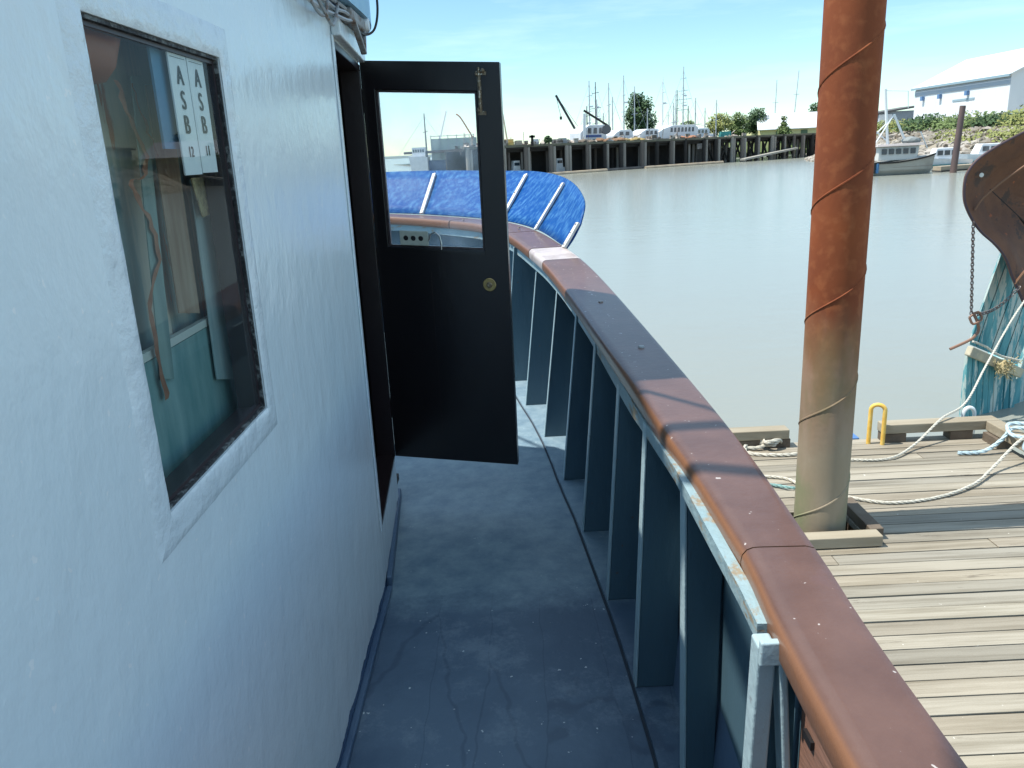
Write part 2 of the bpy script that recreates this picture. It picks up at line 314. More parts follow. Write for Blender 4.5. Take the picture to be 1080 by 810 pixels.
# inner bulwark plating
rows = []
for i, q in enumerate(full):
    n = NRM[i]
    if abs(q.x+1.75) > .9 and q.y < .93: continue
    rows.append([q-n*.055+Vector((0, 0, z-q.z)) for z in (q.z-.06, 1.8, 1.345)])
MB().grid(rows).obj('bulwark_planking', m_rib, boat, smooth=True)
# brown planking aft of the last pale frame, both sides
for sgn in (1, -1):
    g = MB()
    for z0, z1 in ((1.35, 1.765), (1.769, 2.18)):
        g.box(*((.400, .43) if sgn > 0 else (-3.93, -3.90)), -3.1, .98, z0, z1)
    g.obj('brown_planking', m_gate, boat, bev=.003)
MB().box(.394, .3995, .925, .955, 2.075, 2.088).obj('scupper_slot', m_ink, boat)
# deck
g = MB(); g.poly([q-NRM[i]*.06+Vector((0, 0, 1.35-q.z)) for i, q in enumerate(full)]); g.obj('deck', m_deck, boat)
# covering board along the frames' feet
rows = []
for i, q in enumerate(full):
    if q.y < -2.9: continue
    n = NRM[i]; w = lerpt(MG, q.y)
    rows.append([q-n*w+Vector((0, 0, 1.352-q.z)), q-n*w+Vector((0, 0, 1.366-q.z)), q-n*.058+Vector((0, 0, 1.366-q.z))])
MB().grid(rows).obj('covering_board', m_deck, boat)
rows = []
for i, q in enumerate(full):
    if q.y < -2.9: continue
    n = NRM[i]; w = lerpt(MG, q.y)
    rows.append([q-n*(w+.009)+Vector((0, 0, 1.354-q.z)), q-n*(w-.0005)+Vector((0, 0, 1.354-q.z))])
MB().grid(rows).obj('margin_seam', mat('seam_dark', (.02, .03, .045), rough=.8), boat)
# frames (ribs): y of the face towards aft, inboard x at foot and head
RB = [(1.56, .372, .362), (2.005, .327, .357), (2.486, .306, .355), (3.018, .272, .338), (3.571, .233, .315), (4.191, .172, .272), (4.784, .085, .19), (5.35, -.03, .06)]
for y, xb, xt in RB:
    k = min(range(NF//2), key=lambda i: abs(full[i].y-y)); q = full[k]; xo = q.x-.056
    zt = q.z-.067; th = .042 if y < 4.5 else .06
    def ribmesh(sx):
        def X(v): return v if sx > 0 else -3.5-v
        return MB().hexa([(X(xb), y, 1.366), (X(xo-.01), y, 1.366), (X(xo-.01), y+th, 1.366), (X(xb), y+th, 1.366), (X(xt), y, zt), (X(xo), y, zt), (X(xo), y+th, zt), (X(xt), y+th, zt)])
    for s_ in (1, -1): ribmesh(s_).obj('frame_rib', m_rib, boat, bev=.004)
# inboard edges of the frames: paler strip with the sunlit tone in its colour
for y, xb, xt in RB:
    k = min(range(NF//2), key=lambda i: abs(full[i].y-y)); zt = full[k].z-.068; th = .042 if y < 4.5 else .06
    e = .006
    MB().hexa([(xb-e, y-.002, 1.368), (xb, y-.002, 1.368), (xb, y+th+.002, 1.368), (xb-e, y+th+.002, 1.368), (xt-e, y-.002, zt), (xt, y-.002, zt), (xt, y+th+.002, zt), (xt-e, y+th+.002, zt)]).obj('rib_edge', m_ribl, boat, bev=.002)
# aftmost pale frame: two splayed boards meeting under the rail
MB().hexa([(.314, .99, 1.366), (.343, .99, 1.366), (.343, 1.02, 1.366), (.314, 1.02, 1.366), (.331, .975, 2.212), (.358, .975, 2.212), (.358, 1.01, 2.212), (.331, 1.01, 2.212)]).obj('frame_rib', m_ribl, boat, bev=.004)
MB().hexa([(.425, .985, 1.366), (.438, .985, 1.366), (.438, 1.01, 1.366), (.425, 1.01, 1.366), (.3595, .972, 2.212), (.372, .972, 2.212), (.372, 1.01, 2.212), (.3595, 1.01, 2.212)]).obj('brace', m_ribl, boat, bev=.004)
MB().hexa([(.335, 1.034, 1.366), (.43, 1.034, 1.366), (.43, 1.06, 1.366), (.335, 1.06, 1.366), (.352, 1.034, 2.16), (.41, 1.034, 2.16), (.41, 1.06, 2.16), (.352, 1.06, 2.16)]).obj('frame_rib', m_rib, boat, bev=.004)
MB().hexa([(.3295, .962, 2.188), (.374, .962, 2.188), (.374, .970, 2.188), (.3295, .970, 2.188), (.331, .962, 2.226), (.368, .962, 2.226), (.368, .975, 2.226), (.331, .975, 2.226)]).obj('gusset_plate', m_ribl, boat, bev=.003)
# clamp strip under the rail
def cap_rows(i0, i1, kind):
    rows = []
    for i in range(i0, i1+1):
        q = full[i]; n = NRM[i]; w = cw(q); Z = Vector((0, 0, 1))
        if kind == 'clamp':
            a = lerpt(CL_A, q.y); zt_ = lerpt([(1.6, .034), (2.1, .068)], q.y); zb_ = lerpt([(1.6, .064), (2.3, .12)], q.y)
            rows.append([q-n*a-Z*zb_, q-n*a-Z*zt_, q-n*(a-.02)-Z*zt_, q-n*(a-.02)-Z*zb_])
        elif kind == 'cap':
            rows.append([q-n*(w-.002), q-n*(w+.008)-Z*.0008, q-n*(w+.018)-Z*.005, q-n*(w+.025)-Z*.014, q-n*(w+.027)-Z*.026, q-n*(w+.026)-Z*.052, q-n*(w+.018)-Z*.066, q-n*.0-Z*.066, q+n*.008-Z*.05, q+n*.010-Z*.02, q+n*.003-Z*.004, q-n*.012])
    return rows
jc = min(range(NF//2), key=lambda i: abs(full[i].y-.985)); mirror = lambda i: NF-1-i
for a, b in ((jc, NF//2), (NF//2, mirror(jc))):
    g = MB(); rows = cap_rows(a, b, 'clamp'); g.grid(rows, True); g.poly(rows[0][::-1]); g.poly(rows[-1]); g.obj('clamp_strip', m_string, boat)
# cap rail in lengths with open joints
def fy(y): return min(range(NF//2), key=lambda i: abs(full[i].y-y))
cuts = [0, fy(1.19), fy(4.45), fy(4.87), fy(5.62), fy(6.6), fy(7.25)]
cuts += [mirror(c) for c in cuts[::-1]]
def caplen(a, b, mtl):
    rows = cap_rows(a, b, 'cap'); gp = .0018 if full[a].y < 2 else .007
    d = (rows[1][0]-rows[0][0]).normalized()*gp; rows[0] = [v+d for v in rows[0]]
    d = (rows[-2][0]-rows[-1][0]).normalized()*gp; rows[-1] = [v+d for v in rows[-1]]
    g = MB(); g.grid(rows, True)
    g.bm.verts.ensure_lookup_table(); n = len(rows[0])
    g.bm.faces.new(g.bm.verts[:n][::-1]); g.bm.faces.new(g.bm.verts[-n:])
    o = g.obj('cap_rail', mtl, boat, smooth=True); w = o.modifiers.new('w', 'WEIGHTED_NORMAL'); w.weight = 90; w.keep_sharp = True; return o
m_cappale = mat('pale_rail_paint', (.50, .44, .42), (.20, .14, .13), rough=.32, scale=5, bump=.2, lim=(.45, .7))  # paler colour for one length of the forward rail
def cap_mat_extra(M):   # bullnose mixed to orange-brown where its face turns inboard
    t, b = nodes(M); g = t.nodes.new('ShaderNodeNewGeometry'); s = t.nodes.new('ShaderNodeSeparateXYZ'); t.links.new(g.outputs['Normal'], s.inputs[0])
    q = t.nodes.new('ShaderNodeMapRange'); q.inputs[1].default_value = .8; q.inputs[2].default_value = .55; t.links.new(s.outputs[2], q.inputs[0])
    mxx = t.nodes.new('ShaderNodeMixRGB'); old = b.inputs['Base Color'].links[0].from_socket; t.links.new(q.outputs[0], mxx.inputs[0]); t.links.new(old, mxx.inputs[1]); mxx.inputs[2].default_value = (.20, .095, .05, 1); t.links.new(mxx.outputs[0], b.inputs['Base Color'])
cap_mat_extra(m_cap)
for i, (a, b) in enumerate(zip(cuts, cuts[1:])):
    if b > a: caplen(a, b, m_cappale if i == 2 else m_cap)
# blue flared shields round the bow, outside the rail
BT = [((.362, 4.80, 2.33), (.46, 4.86, 2.47)), ((.34, 4.93, 2.345), (.50, 5.05, 2.60)), ((.23, 5.62, 2.375), (.46, 5.75, 2.70)), ((.04, 6.17, 2.395), (.29, 6.6, 2.74)),
      ((-.21, 6.55, 2.405), (-.02, 7.05, 2.75)), ((-.70, 7.01, 2.425), (-.59, 7.45, 2.77)), ((-1.16, 7.3, 2.435), (-1.16, 7.75, 2.775)), ((-1.75, 7.43, 2.445), (-1.75, 7.9, 2.775))]
BT += [((-3.5-a[0], a[1], a[2]), (-3.5-b[0], b[1], b[2])) for a, b in BT[-2::-1]]
Bs = crom([a for a, b in BT], 8); Ts = crom([b for a, b in BT], 8)
def seg(i0, i1):
    rows = []
    for i in range(i0, i1+1):
        rows.append([Bs[i].lerp(Ts[i], k/5)+Vector((0, 0, -.012*math.sin(math.pi*k/5))) for k in range(6)])
    return MB().grid(rows).obj('bow_shield', m_blue, boat, smooth=True, solid=.01)
K = [0, 16, 26, 40, 56, 72, 86, 96, len(Bs)-1]
for a, b in zip(K, K[1:]): seg(a, b)
for k_ in K:
    i = min(max(k_, 1), len(Bs)-2); B, T = Bs[i], Ts[i]; d = (T-B); tg = (Bs[i+1]-Bs[i-1]).normalized(); n = tg.cross(d).normalized()
    c = Vector((-1.75, 3, B.z)); n = n if (c-B).dot(n) > 0 else -n
    off = n*.016
    g = MB(); g.bar(B+off-d*.02, B+off+d*.9, .034, .018, n); g.obj('batten', m_batten, boat, bev=.003)
    for s_ in (.08, .5, .82): MB().ball(B+off+d*s_+n*.011, .006, sub=1).obj('screw', m_rustw, boat)
# bolts and cleats on the forward rail, thin joint boards
for (x, y, z) in ((.10, 5.72, 2.387), (.15, 5.0, 2.34), (-.32, 6.35, 2.41), (.40, 3.4, 2.262), (.44, 2.6, 2.253)):
    MB().lathe([(0, .004), (.009, .004), (.011, 0), (.011, -.004)], (x, y, z), 12).obj('bolt_head', m_rustw, boat, smooth=True)

# ---- wheelhouse walls: path in plan, grid with holes
WP = [(-.50, -2.5), (-.50, 1.0), (-.50, 2.60), (-.548, 3.392), (-.57, 3.50), (-.66, 3.72), (-.85, 3.92), (-1.2, 4.05), (-1.75, 4.1)]
WP += [(-3.5-x, y) for x, y in WP[-2::-1]]
SL = [0]
for a, b in zip(WP, WP[1:]): SL.append(SL[-1]+math.hypot(b[0]-a[0], b[1]-a[1]))
def wp(s):
    for i in range(len(SL)-1):
        if s <= SL[i+1]+1e-9:
            t = (s-SL[i])/(SL[i+1]-SL[i]); a, b = WP[i], WP[i+1]; d = Vector((b[0]-a[0], b[1]-a[1], 0)).normalized()
            return Vector((a[0]+(b[0]-a[0])*t, a[1]+(b[1]-a[1])*t, 0)), Vector((d.y, -d.x, 0))
    return Vector((*WP[-1], 0)), Vector((1, 0, 0))
def s_of(y): # starboard
    for i in range(7):
        if WP[i][1] <= y <= WP[i+1][1]: return SL[i]+(SL[i+1]-SL[i])*(y-WP[i][1])/(WP[i+1][1]-WP[i][1])
Stot = SL[-1]
WIN = (s_of(1.055), s_of(1.548), 2.425, 3.088)
DOOR = (s_of(2.66), s_of(3.392), 1.60, 3.262)
holes = [WIN, DOOR, (s_of(-.6), s_of(.2), 2.43, 3.09)]
holes += [(Stot-b, Stot-a, z0, z1) for a, b, z0, z1 in (WIN, (s_of(-.6), s_of(.2), 2.43, 3.09), (s_of(-1.9), s_of(-1.1), 2.43, 3.09))]
sb = sorted(set([round(v, 5) for h in holes for v in h[:2]]+[round(v, 5) for v in SL]+[round(Stot*i/80, 5) for i in range(81)]))
zb = sorted(set([round(v, 5) for h in holes for v in h[2:]]+[1.35, 1.42, 1.9, 2.2, 2.7, 3.4]))
g = MB(); vt = {}
def gv(s, z):
    if (s, z) not in vt: q, n = wp(s); vt[(s, z)] = g.bm.verts.new((q.x, q.y, z))
    return vt[(s, z)]
for s0, s1 in zip(sb, sb[1:]):
    for z0, z1 in zip(zb, zb[1:]):
        sm, zm = (s0+s1)/2, (z0+z1)/2
        if any(h[0] < sm < h[1] and h[2] < zm < h[3] for h in holes): continue
        g.bm.faces.new((gv(s0, z0), gv(s1, z0), gv(s1, z1), gv(s0, z1)))
g.obj('cabin_wall', m_wall, boat, solid=.055, off=-1)   # thickness inboard
# aft wall, floor, ceiling, partition
MB().box(-2.99, -.51, -2.55, -2.50, 1.35, 3.4).obj('aft_wall', m_wall, boat)
MB().box(-2.93, -.57, -2.45, 3.6, 1.40, 1.43).obj('cabin_floor', m_int, boat)
MB().box(-2.93, -.57, 2.30, 2.34, 1.44, 3.37).obj('partition', m_intp, boat)
MB().box(-2.8, -.9, 2.38, 2.41, 1.44, 3.37).obj('dark_panelling', m_int, boat)
MB().poly([(-.60, 3.43, 1.44), (-.60, 3.43, 3.36), (-1.5, 3.6, 3.36), (-1.5, 3.6, 1.44)]).obj('dark_panelling', m_int, boat, solid=.02)
# doorway lining (jambs, head and sill)
def pathbox(g, s0, s1, z0, z1, o0, o1):
    a, na = wp(s0); b, nb = wp(s1); Z = lambda v, z: Vector((v.x, v.y, z))
    return g.hexa([Z(a+na*o0, z0), Z(a+na*o1, z0), Z(b+nb*o1, z0), Z(b+nb*o0, z0), Z(a+na*o0, z1), Z(a+na*o1, z1), Z(b+nb*o1, z1), Z(b+nb*o0, z1)])
for (a, b, z0, z1) in ((DOOR[0]+.001, DOOR[0]+.022, 1.602, 3.26), (DOOR[1]-.03, DOOR[1]-.001, 1.602, 3.26), (DOOR[0]+.023, DOOR[1]-.031, 3.235, 3.26), (DOOR[0]+.023, DOOR[1]-.031, 1.602, 1.62)):
    g = MB(); pathbox(g, a, b, z0, z1, -.075, .004); g.obj('door_lining', m_doorin, boat, bev=.003)
g = MB(); pathbox(g, DOOR[0]-.02, DOOR[1]+.02, 3.268, 3.318, .001, .030); g.obj('drip_ledge', m_rim, boat, bev=.006)
g = MB(); pathbox(g, DOOR[0]-.034, DOOR[0]-.001, 1.60, 3.27, .0005, .006); g.obj('door_architrave', m_rim, boat, bev=.003)
g = MB(); pathbox(g, DOOR[0], DOOR[1]+.1, 1.35, 1.40, .0005, .02); g.obj('coving', m_darkblue, boat, bev=.006)
g = MB(); pathbox(g, 0.01, DOOR[0]-.01, 1.35, 1.372, .0005, .022); g.obj('coving', m_darkblue, boat, bev=.006)
# window: lumpy painted rim, dark bead, pane, the hull number cards
win = MB()
S0, S1, Z0, Z1 = WIN
def rimring(o0, w, th, n=10):
    rows = []
    cx = [(S0-o0-w, Z0-o0-w), (S1+o0+w, Z0-o0-w), (S1+o0+w, Z1+o0+w), (S0-o0-w, Z1+o0+w)]; ci = [(S0-o0, Z0-o0), (S1+o0, Z0-o0), (S1+o0, Z1+o0), (S0-o0, Z1+o0)]
    g = MB()
    prof = [(0, .1), (.08, .8), (.3, 1), (.7, .75), (.92, .3), (1, -.4)]
    rows = []
    for c in range(4):
        for k in range(n):
            t = k/n; O = Vector(cx[c]).lerp(Vector(cx[(c+1) % 4]), t); I = Vector(ci[c]).lerp(Vector(ci[(c+1) % 4]), t); row = []
            for f, h in prof:
                P_ = I.lerp(O, f); q, nn = wp(P_.x); hh = h*th*(1+.9*noise.noise((P_.x*16, P_.y*16, 3)))+.0008; row.append((q.x+nn.x*hh, q.y+nn.y*hh, P_.y))
            rows.append(row)
    rows.append(rows[0]); return g.grid(rows)
win = rimring(.0, .055, .003, 22).obj('window', m_rim, boat, smooth=True)
def bead(o, w, x0, x1, mt, nm):
    g = MB()
    for (a, b, c, d) in ((S0+o, S0+o+w, Z0+o, Z1-o), (S1-o-w, S1-o, Z0+o, Z1-o), (S0+o+w, S1-o-w, Z0+o, Z0+o+w), (S0+o+w, S1-o-w, Z1-o-w, Z1-o)):
        g.box(x0, x1, wp(a)[0].y, wp(b)[0].y, c, d)
    return g.obj(nm, mt, win)
bead(.001, .005, -.512, -.5025, mat('perished_sealant', (.02, .022, .025), (.16, .18, .18), rough=.6, scale=55, bump=.8, bscale=60, lim=(.5, .62)), 'window_bead')
bead(.0065, .006, -.520, -.509, mat('window_channel', (.035, .025, .03), rough=.4), 'window_channel')
bead(.0005, .003, -.5565, -.5215, mat('window_channel', (.035, .025, .03)), 'window_channel')
MB().poly([(-.511, 1.060, 2.430), (-.511, 1.543, 2.430), (-.511, 1.543, 3.083), (-.511, 1.060, 3.083)]).obj('window_pane', m_wglass, win)
def text(s, y, z, size, x, mtl, parent, name='lettering', bold=.0):
    cu = bpy.data.curves.new('t', 'FONT'); cu.body = s; cu.size = size; cu.align_x = 'CENTER'; cu.align_y = 'CENTER'; cu.offset = 0
    to = bpy.data.objects.new('t', cu); C.objects.link(to); dg = bpy.context.evaluated_depsgraph_get(); me = bpy.data.meshes.new_from_object(to.evaluated_get(dg))
    bpy.data.objects.remove(to); L = root_loc(parent)
    bmm = bmesh.new()
    for k in range(3):
        n0 = len(bmm.verts); bmm.from_mesh(me); bmm.verts.ensure_lookup_table()
        for v in bmm.verts[n0:]: v.co = Vector((x+k*.00012, y+v.co.x+(k-1)*bold, z+v.co.y+(k % 2)*bold*.5))-L
    me.clear_geometry(); bmm.to_mesh(me); bmm.free()
    me.materials.clear(); me.materials.append(mtl); o = bpy.data.objects.new(name, me); C.objects.link(o); o.parent = parent; return o
for (y, num, dz) in ((1.385, '12', .002), (1.464, '11', .004)):
    cb = MB().box(-.517, -.5145, y-.0375, y+.0375, 2.886+dz, 3.083+dz); card = cb.obj('number_card', m_card, win)
    card['label'] = 'white card reading A S B ' + num
    card.parent = win
    g = MB(); g.bm.free()
    for ch, z in (('A', 3.040), ('S', 3.002), ('B', 2.964)): text(ch, y, z+dz, .041, -.5138, m_ink, win, bold=.0017)
    text(num, y, 2.922+dz, .024, -.5138, m_ink, win, bold=.0007)
    MB().box(-.5143, -.5139, y-.030, y+.030, 3.070, 3.0708).obj('card_line', m_ink, win)
MB().box(-.530, -.526, 1.31, 1.525, 2.93, 3.086).obj('blue_backing', mat('blue_board', (.06, .17, .34), (.09, .24, .38), rough=.5), win)
# interior things seen through the pane, and reflections painted behind it
m_curt = mat('stained_curtain', (.46, .44, .37), (.17, .27, .28), rough=.7, scale=5, lim=(.42, .56), worn=(.36, .11, .04), worn_scale=5.2, worn_lim=.55, worn_stretch=(1, 2.6, .5), stretch=(1, 2.5, .25))
rows = []
for i in range(60):
    y = .55+i*.6/59*1.9; a = .018*math.sin(y*42)+.008*math.sin(y*97)
    rows.append([(-.61+a*.6, y, 1.9), (-.61+a*.5, y+.01, 2.6), (-.61+a*.4, y, 3.2)])
MB().grid(rows).obj('curtain', m_curt, boat, smooth=True)
MB().box(-.592, -.58, .6, 1.9, 2.606, 2.620).obj('interior_shelf', mat('shelf_pale', (.5, .55, .52), rough=.5), boat)
MB().box(-.592, -.582, .6, 1.9, 1.9, 2.604).obj('interior_bench', mat('bench_green', (.10, .24, .25), (.22, .36, .36), rough=.6, scale=6, stretch=(1, 3, .7)), boat)
MB().box(-.574, -.562, 1.665, 1.85, 1.9, 3.3).obj('interior_post', mat('post_brown', (.05, .03, .03), rough=.5), boat)
MB().tube([(-.575, .90, 3.06), (-.575, 1.20, 3.06), (-.575, 1.30, 3.2)], .045, 10).obj('rusty_reflection', mat('rust_orange', (.30, .09, .03), rough=.5), boat, smooth=True)  # rusty reflection in the pane, painted as a tube behind it
def ribbon(pts, w, mtl, x, nm):
    g = MB(); rows = []
    for i, (y, z) in enumerate(pts):
        ww = w*(.75+.9*noise.noise((i*.9, w*50, 0))); ww = max(ww, .004); y += .012*noise.noise((i*.7, 5, w*90)); rows.append([(x, y-ww/2, z), (x+.0005, y, z), (x, y+ww/2, z)])
    return g.grid(rows).obj(nm, mtl, boat)
m_str = mat('reflection_streak', (.20, .075, .035), (.30, .15, .09), rough=.7, scale=20)  # rust-brown reflection in the glass, painted as ribbons behind the pane
rs = [(1.288, 3.031), (1.3, 2.998), (1.323, 2.957), (1.343, 2.92), (1.322, 2.887), (1.281, 2.885), (1.293, 2.849), (1.326, 2.809), (1.327, 2.755), (1.278, 2.708), (1.264, 2.656), (1.268, 2.576), (1.274, 2.533)]
ribbon([tuple(v)[1:] for v in crom([(0, y, z) for y, z in rs], 4)], .020, m_str, -.573, 'reflection_streak')
ribbon([tuple(v)[1:] for v in crom([(0, y+.05, z) for y, z in rs[:4]], 4)], .010, m_str, -.573, 'reflection_streak')
def panelq(q, mtl, nm, x=-.578): MB().poly([(x, y, z) for y, z in q]).obj(nm, mtl, boat, solid=.002)
panelq([(1.35, 3.043), (1.394, 3.047), (1.319, 2.554), (1.272, 2.567)], mat('reflection_teal', (.11, .20, .20), (.20, .30, .28), rough=.8, scale=9, stretch=(1, 3, .4)), 'reflection_strip')  # reflections in the glass, painted as coloured strips on the curtain plane
panelq([(1.399, 3.033), (1.491, 3.04), (1.476, 2.638), (1.383, 2.656)], mat('reflection_brown', (.22, .14, .09), (.34, .27, .20), rough=.8, scale=9, stretch=(1, 3, .4)), 'reflection_strip')
panelq([(1.52, 2.878), (1.628, 2.874), (1.613, 2.47), (1.5, 2.502)], mat('reflection_pale', (.40, .50, .50), (.25, .36, .38), rough=.8, scale=9, stretch=(1, 3, .4)), 'reflection_strip', -.5745)
panelq([(1.486, 2.882), (1.709, 2.879), (1.708, 2.824), (1.515, 2.81)], mat('wicker', (.12, .09, .05), (.42, .34, .18), rough=.8, scale=60, bump=1), 'wicker_basket', -.560)
# ---- door leaf: in its own plane
D0 = Vector((-.549, 3.392, 0)); DU = (Vector((.004, 3.31, -.038))-D0).normalized(); DN = Vector((DU.y, -DU.x, 0)).normalized(); DN = DN if DN.y < 0 else -DN
def dbox(g, u0, u1, z0, z1, d0, d1):
    P = lambda u, d, z: D0+DU*u+DN*d+Vector((0, 0, z))
    return g.hexa([P(u0, d0, z0), P(u1, d0, z0), P(u1, d1, z0), P(u0, d1, z0), P(u0, d0, z1), P(u1, d0, z1), P(u1, d1, z1), P(u0, d1, z1)])
def dmat(u, z, d): # matrix: local z out of the door face
    M_ = Matrix((DU, Vector((0, 0, 1)), DN)).transposed().to_4x4(); M_.translation = D0+DU*u+DN*d+Vector((0, 0, z)); return M_
door = MB()
UL, UR = .004, .566
Pd = lambda u, z, d: D0+DU*u+DN*d+Vector((0, 0, z))
rows = []
for d in (0, -.043): rows.append([Pd(u, z, d) for u, z in ((UL, 1.6), (UR, 1.6), (UR, 3.277), (UL, 3.277))])
ins_ = [[Pd(u, z, d) for u, z in ((.058, 2.548), (.468, 2.548), (.468, 3.168), (.058, 3.168))] for d in (0, -.043)]
fr, bk = [door.bm.verts.new(q) for q in rows[0]], [door.bm.verts.new(q) for q in rows[1]]; fi, bi = [door.bm.verts.new(q) for q in ins_[0]], [door.bm.verts.new(q) for q in ins_[1]]
for k in range(4):
    n_ = (k+1) % 4
    for qd in ((fr[k], fr[n_], fi[n_], fi[k]), (bk[n_], bk[k], bi[k], bi[n_]), (fr[n_], fr[k], bk[k], bk[n_]), (fi[k], fi[n_], bi[n_], bi[k])): door.bm.faces.new(qd)
door = door.obj('door', m_black, boat, bev=.004)
g = MB(); dbox(g, .232, .234, 1.73, 2.45, -.0004, .0004); g.obj('panel_seam', m_doorin, door)
for (a, b, c, d) in ((.0585, .0665, 2.5485, 3.1675), (.4595, .4675, 2.5485, 3.1675), (.067, .459, 2.5485, 2.5555), (.067, .459, 3.1605, 3.1675)):
    g = MB(); dbox(g, a, b, c, d, -.030, -.012); g.obj('glazing_bead', mat('glazing_bead_paint', (.03, .02, .022), (.09, .07, .07), rough=.4, scale=30), door)
g = MB(); dbox(g, .0585, .4675, 2.5485, 3.1675, -.023, -.0205); g.obj('door_pane', m_glass, door)
g = MB(); g.lathe([(0, .003), (.026, .003), (.028, .001), (.028, -.002)], (0, 0, 0), 28, Mx=dmat(.481, 2.405, .001)); g.obj('door_rose', m_brass, door, smooth=True)
g = MB(); g.lathe([(0, .012), (.009, .012), (.012, .009), (.012, .003)], (0, 0, 0), 20, Mx=dmat(.481, 2.405, .001)); g.obj('lock_barrel', m_bolt, door, smooth=True)
g = MB(); dbox(g, .476, .490, 3.085, 3.235, .001, .005); dbox(g, .470, .512, 3.228, 3.242, .001, .006); dbox(g, .472, .505, 3.080, 3.094, .001, .007)
g.tube([D0+DU*.483+DN*.011+Vector((0, 0, 3.090)), D0+DU*.483+DN*.011+Vector((0, 0, 3.255))], .005); g.ball(D0+DU*.500+DN*.012+Vector((0, 0, 3.244)), .010, sub=1, jit=.2); g.ball(D0+DU*.474+DN*.010+Vector((0, 0, 3.230)), .008, sub=1, jit=.2)
g.ball(D0+DU*.478+DN*.010+Vector((0, 0, 3.098)), .009, sub=1, jit=.2); g.obj('slide_bolt', m_bolt, door)
g = MB(); dbox(g, .112, .234, 2.557, 2.617, .0005, .006); hp = g.obj('hasp_plate', mat('pale_hasp', (.55, .58, .50), (.42, .45, .38), rough=.5, scale=30), door, bev=.002)
g = MB()
for u in (.138, .170, .202): g.lathe([(0, 0), (.0085, 0), (.0105, -.0012)], (0, 0, 0), 16, Mx=dmat(u, 2.587, .0075))
g.obj('hasp_hole', m_ink, door)
g = MB(); g.tube([D0+DU*u+DN*.01+Vector((0, 0, z)) for u, z in ((.236, 2.58), (.246, 2.607), (.266, 2.615), (.283, 2.60), (.289, 2.57), (.287, 2.545))], .0035); g.obj('hasp_hook', mat('hook_steel', (.5, .5, .48), rough=.3, metal=.8), door)
for z in (1.78, 2.45, 3.08):
    g = MB(); g.tube([D0+DN*-.02+Vector((-.004, 0, z)), D0+DN*-.02+Vector((-.004, 0, z+.09))], .008); g.obj('hinge', m_bolt, door)
# ---- roof, flybridge coaming (the visor that shades the rail), wiring
roofp = [(-.47, -2.6), (-.47, 2.3), (-.455, 3.05), (-.50, 3.36), (-.62, 3.75), (-.85, 4.0), (-1.2, 4.15), (-1.75, 4.2)]
roofp += [(-3.5-x, y) for x, y in roofp[-2::-1]]
g = MB(); g.grid([[(x, y, 3.415) for x, y in roofp], [(x, y, 3.46) for x, y in roofp]]); g.poly([(x, y, 3.46) for x, y in roofp]); g.poly([(x, y, 3.415) for x, y in roofp][::-1])
bmesh.ops.remove_doubles(g.bm, verts=g.bm.verts, dist=.0005); g.obj('roof', m_fascia, boat, bev=.005)
fp = [(-2.9, 2.18), (-1.2, 2.18), (-.52, 2.2), (-.462, 2.3), (-.445, 2.7), (-.445, 3.10), (-.50, 3.38), (-.62, 3.60), (-.9, 3.78), (-1.75, 3.85), (-2.6, 3.78), (-3.0, 3.4), (-3.05, 2.3), (-2.9, 2.18)]
fc = crom([(x, y, 0) for x, y in fp], 4)
MB().grid([[Vector((v.x, v.y, z)) for v in fc] for z in (3.37, 3.6, 4.3)]).obj('flybridge_coaming', m_fascia, boat, solid=.03, off=-1)
g = MB(); g.poly([Vector((v.x, v.y, 4.302)) for v in fc[:-1]]); g.obj('flybridge_deck', m_fascia, boat, solid=.02)
g = MB(); g.tube([(-1.62, 1.75, 3.46), (-1.60, 1.75, 8.2)], [.035, .03], 12); g.obj('mast', m_mastk, boat, smooth=True)
g = MB(); g.tube([(-1.60, 1.75, 4.6), (-1.52, 1.62, 5.4), (-1.35, 1.25, 6.9)], .028, 8); g.obj('boom', m_mastk, boat, smooth=True)
for a, b in (((-1.60, 1.75, 7.8), (-.55, 2.6, 4.3)), ((-1.60, 1.75, 7.8), (-1.7, 5.8, 2.6)), ((-1.60, 1.75, 7.2), (-.6, -.4, 3.46)), ((-1.35, 1.25, 6.8), (-.7, 2.1, 4.32))): MB().tube([a, b], .011, 6).obj('stay', m_cablek, boat)
MB().bar((-1.62, 1.05, 5.9), (-1.58, 2.45, 6.05), .05, .04).obj('yard', m_mastk, boat)
random.seed(3)
for k in range(6):
    pts = []
    y0 = 1.0+.12*k
    for i in range(16):
        y = y0+(3.0-y0)*i/15; pts.append((-.486+.006*k*(i/15)+.004*math.sin(i*1.3+k), y, 3.385-.007*k-.035*math.sin(i/15*math.pi)*(k % 3)*.5-.05*(1-i/15)*.6+random.uniform(-.004, .004)))
    MB().tube(crom(pts, 2), .0055, 6).obj('roof_wire', m_wire, boat, smooth=True)
MB().tube(crom([(-.478, 2.25, 3.36), (-.46, 2.32, 3.30), (-.455, 2.42, 3.265), (-.46, 2.52, 3.30), (-.465, 2.6, 3.35)], 5), .005, 6).obj('roof_wire', m_rustw, boat, smooth=True)
MB().tube(crom([(-.478, 2.15, 3.35), (-.462, 2.26, 3.28), (-.462, 2.38, 3.285), (-.47, 2.48, 3.35)], 5), .0045, 6).obj('roof_wire', m_rustw, boat, smooth=True)
g = MB(); g.box(-.495, -.45, 2.75, 3.02, 3.325, 3.366); g.obj('junction_block', m_rustw, boat, bev=.01)
g = MB(); g.bar((-.46, 2.78, 3.35), (-.455, 2.96, 3.25), .02, .012); g.bar((-.455, 2.96, 3.25), (-.458, 3.02, 3.34), .016, .012); g.obj('wire_bracket', m_rustw, boat, bev=.003)
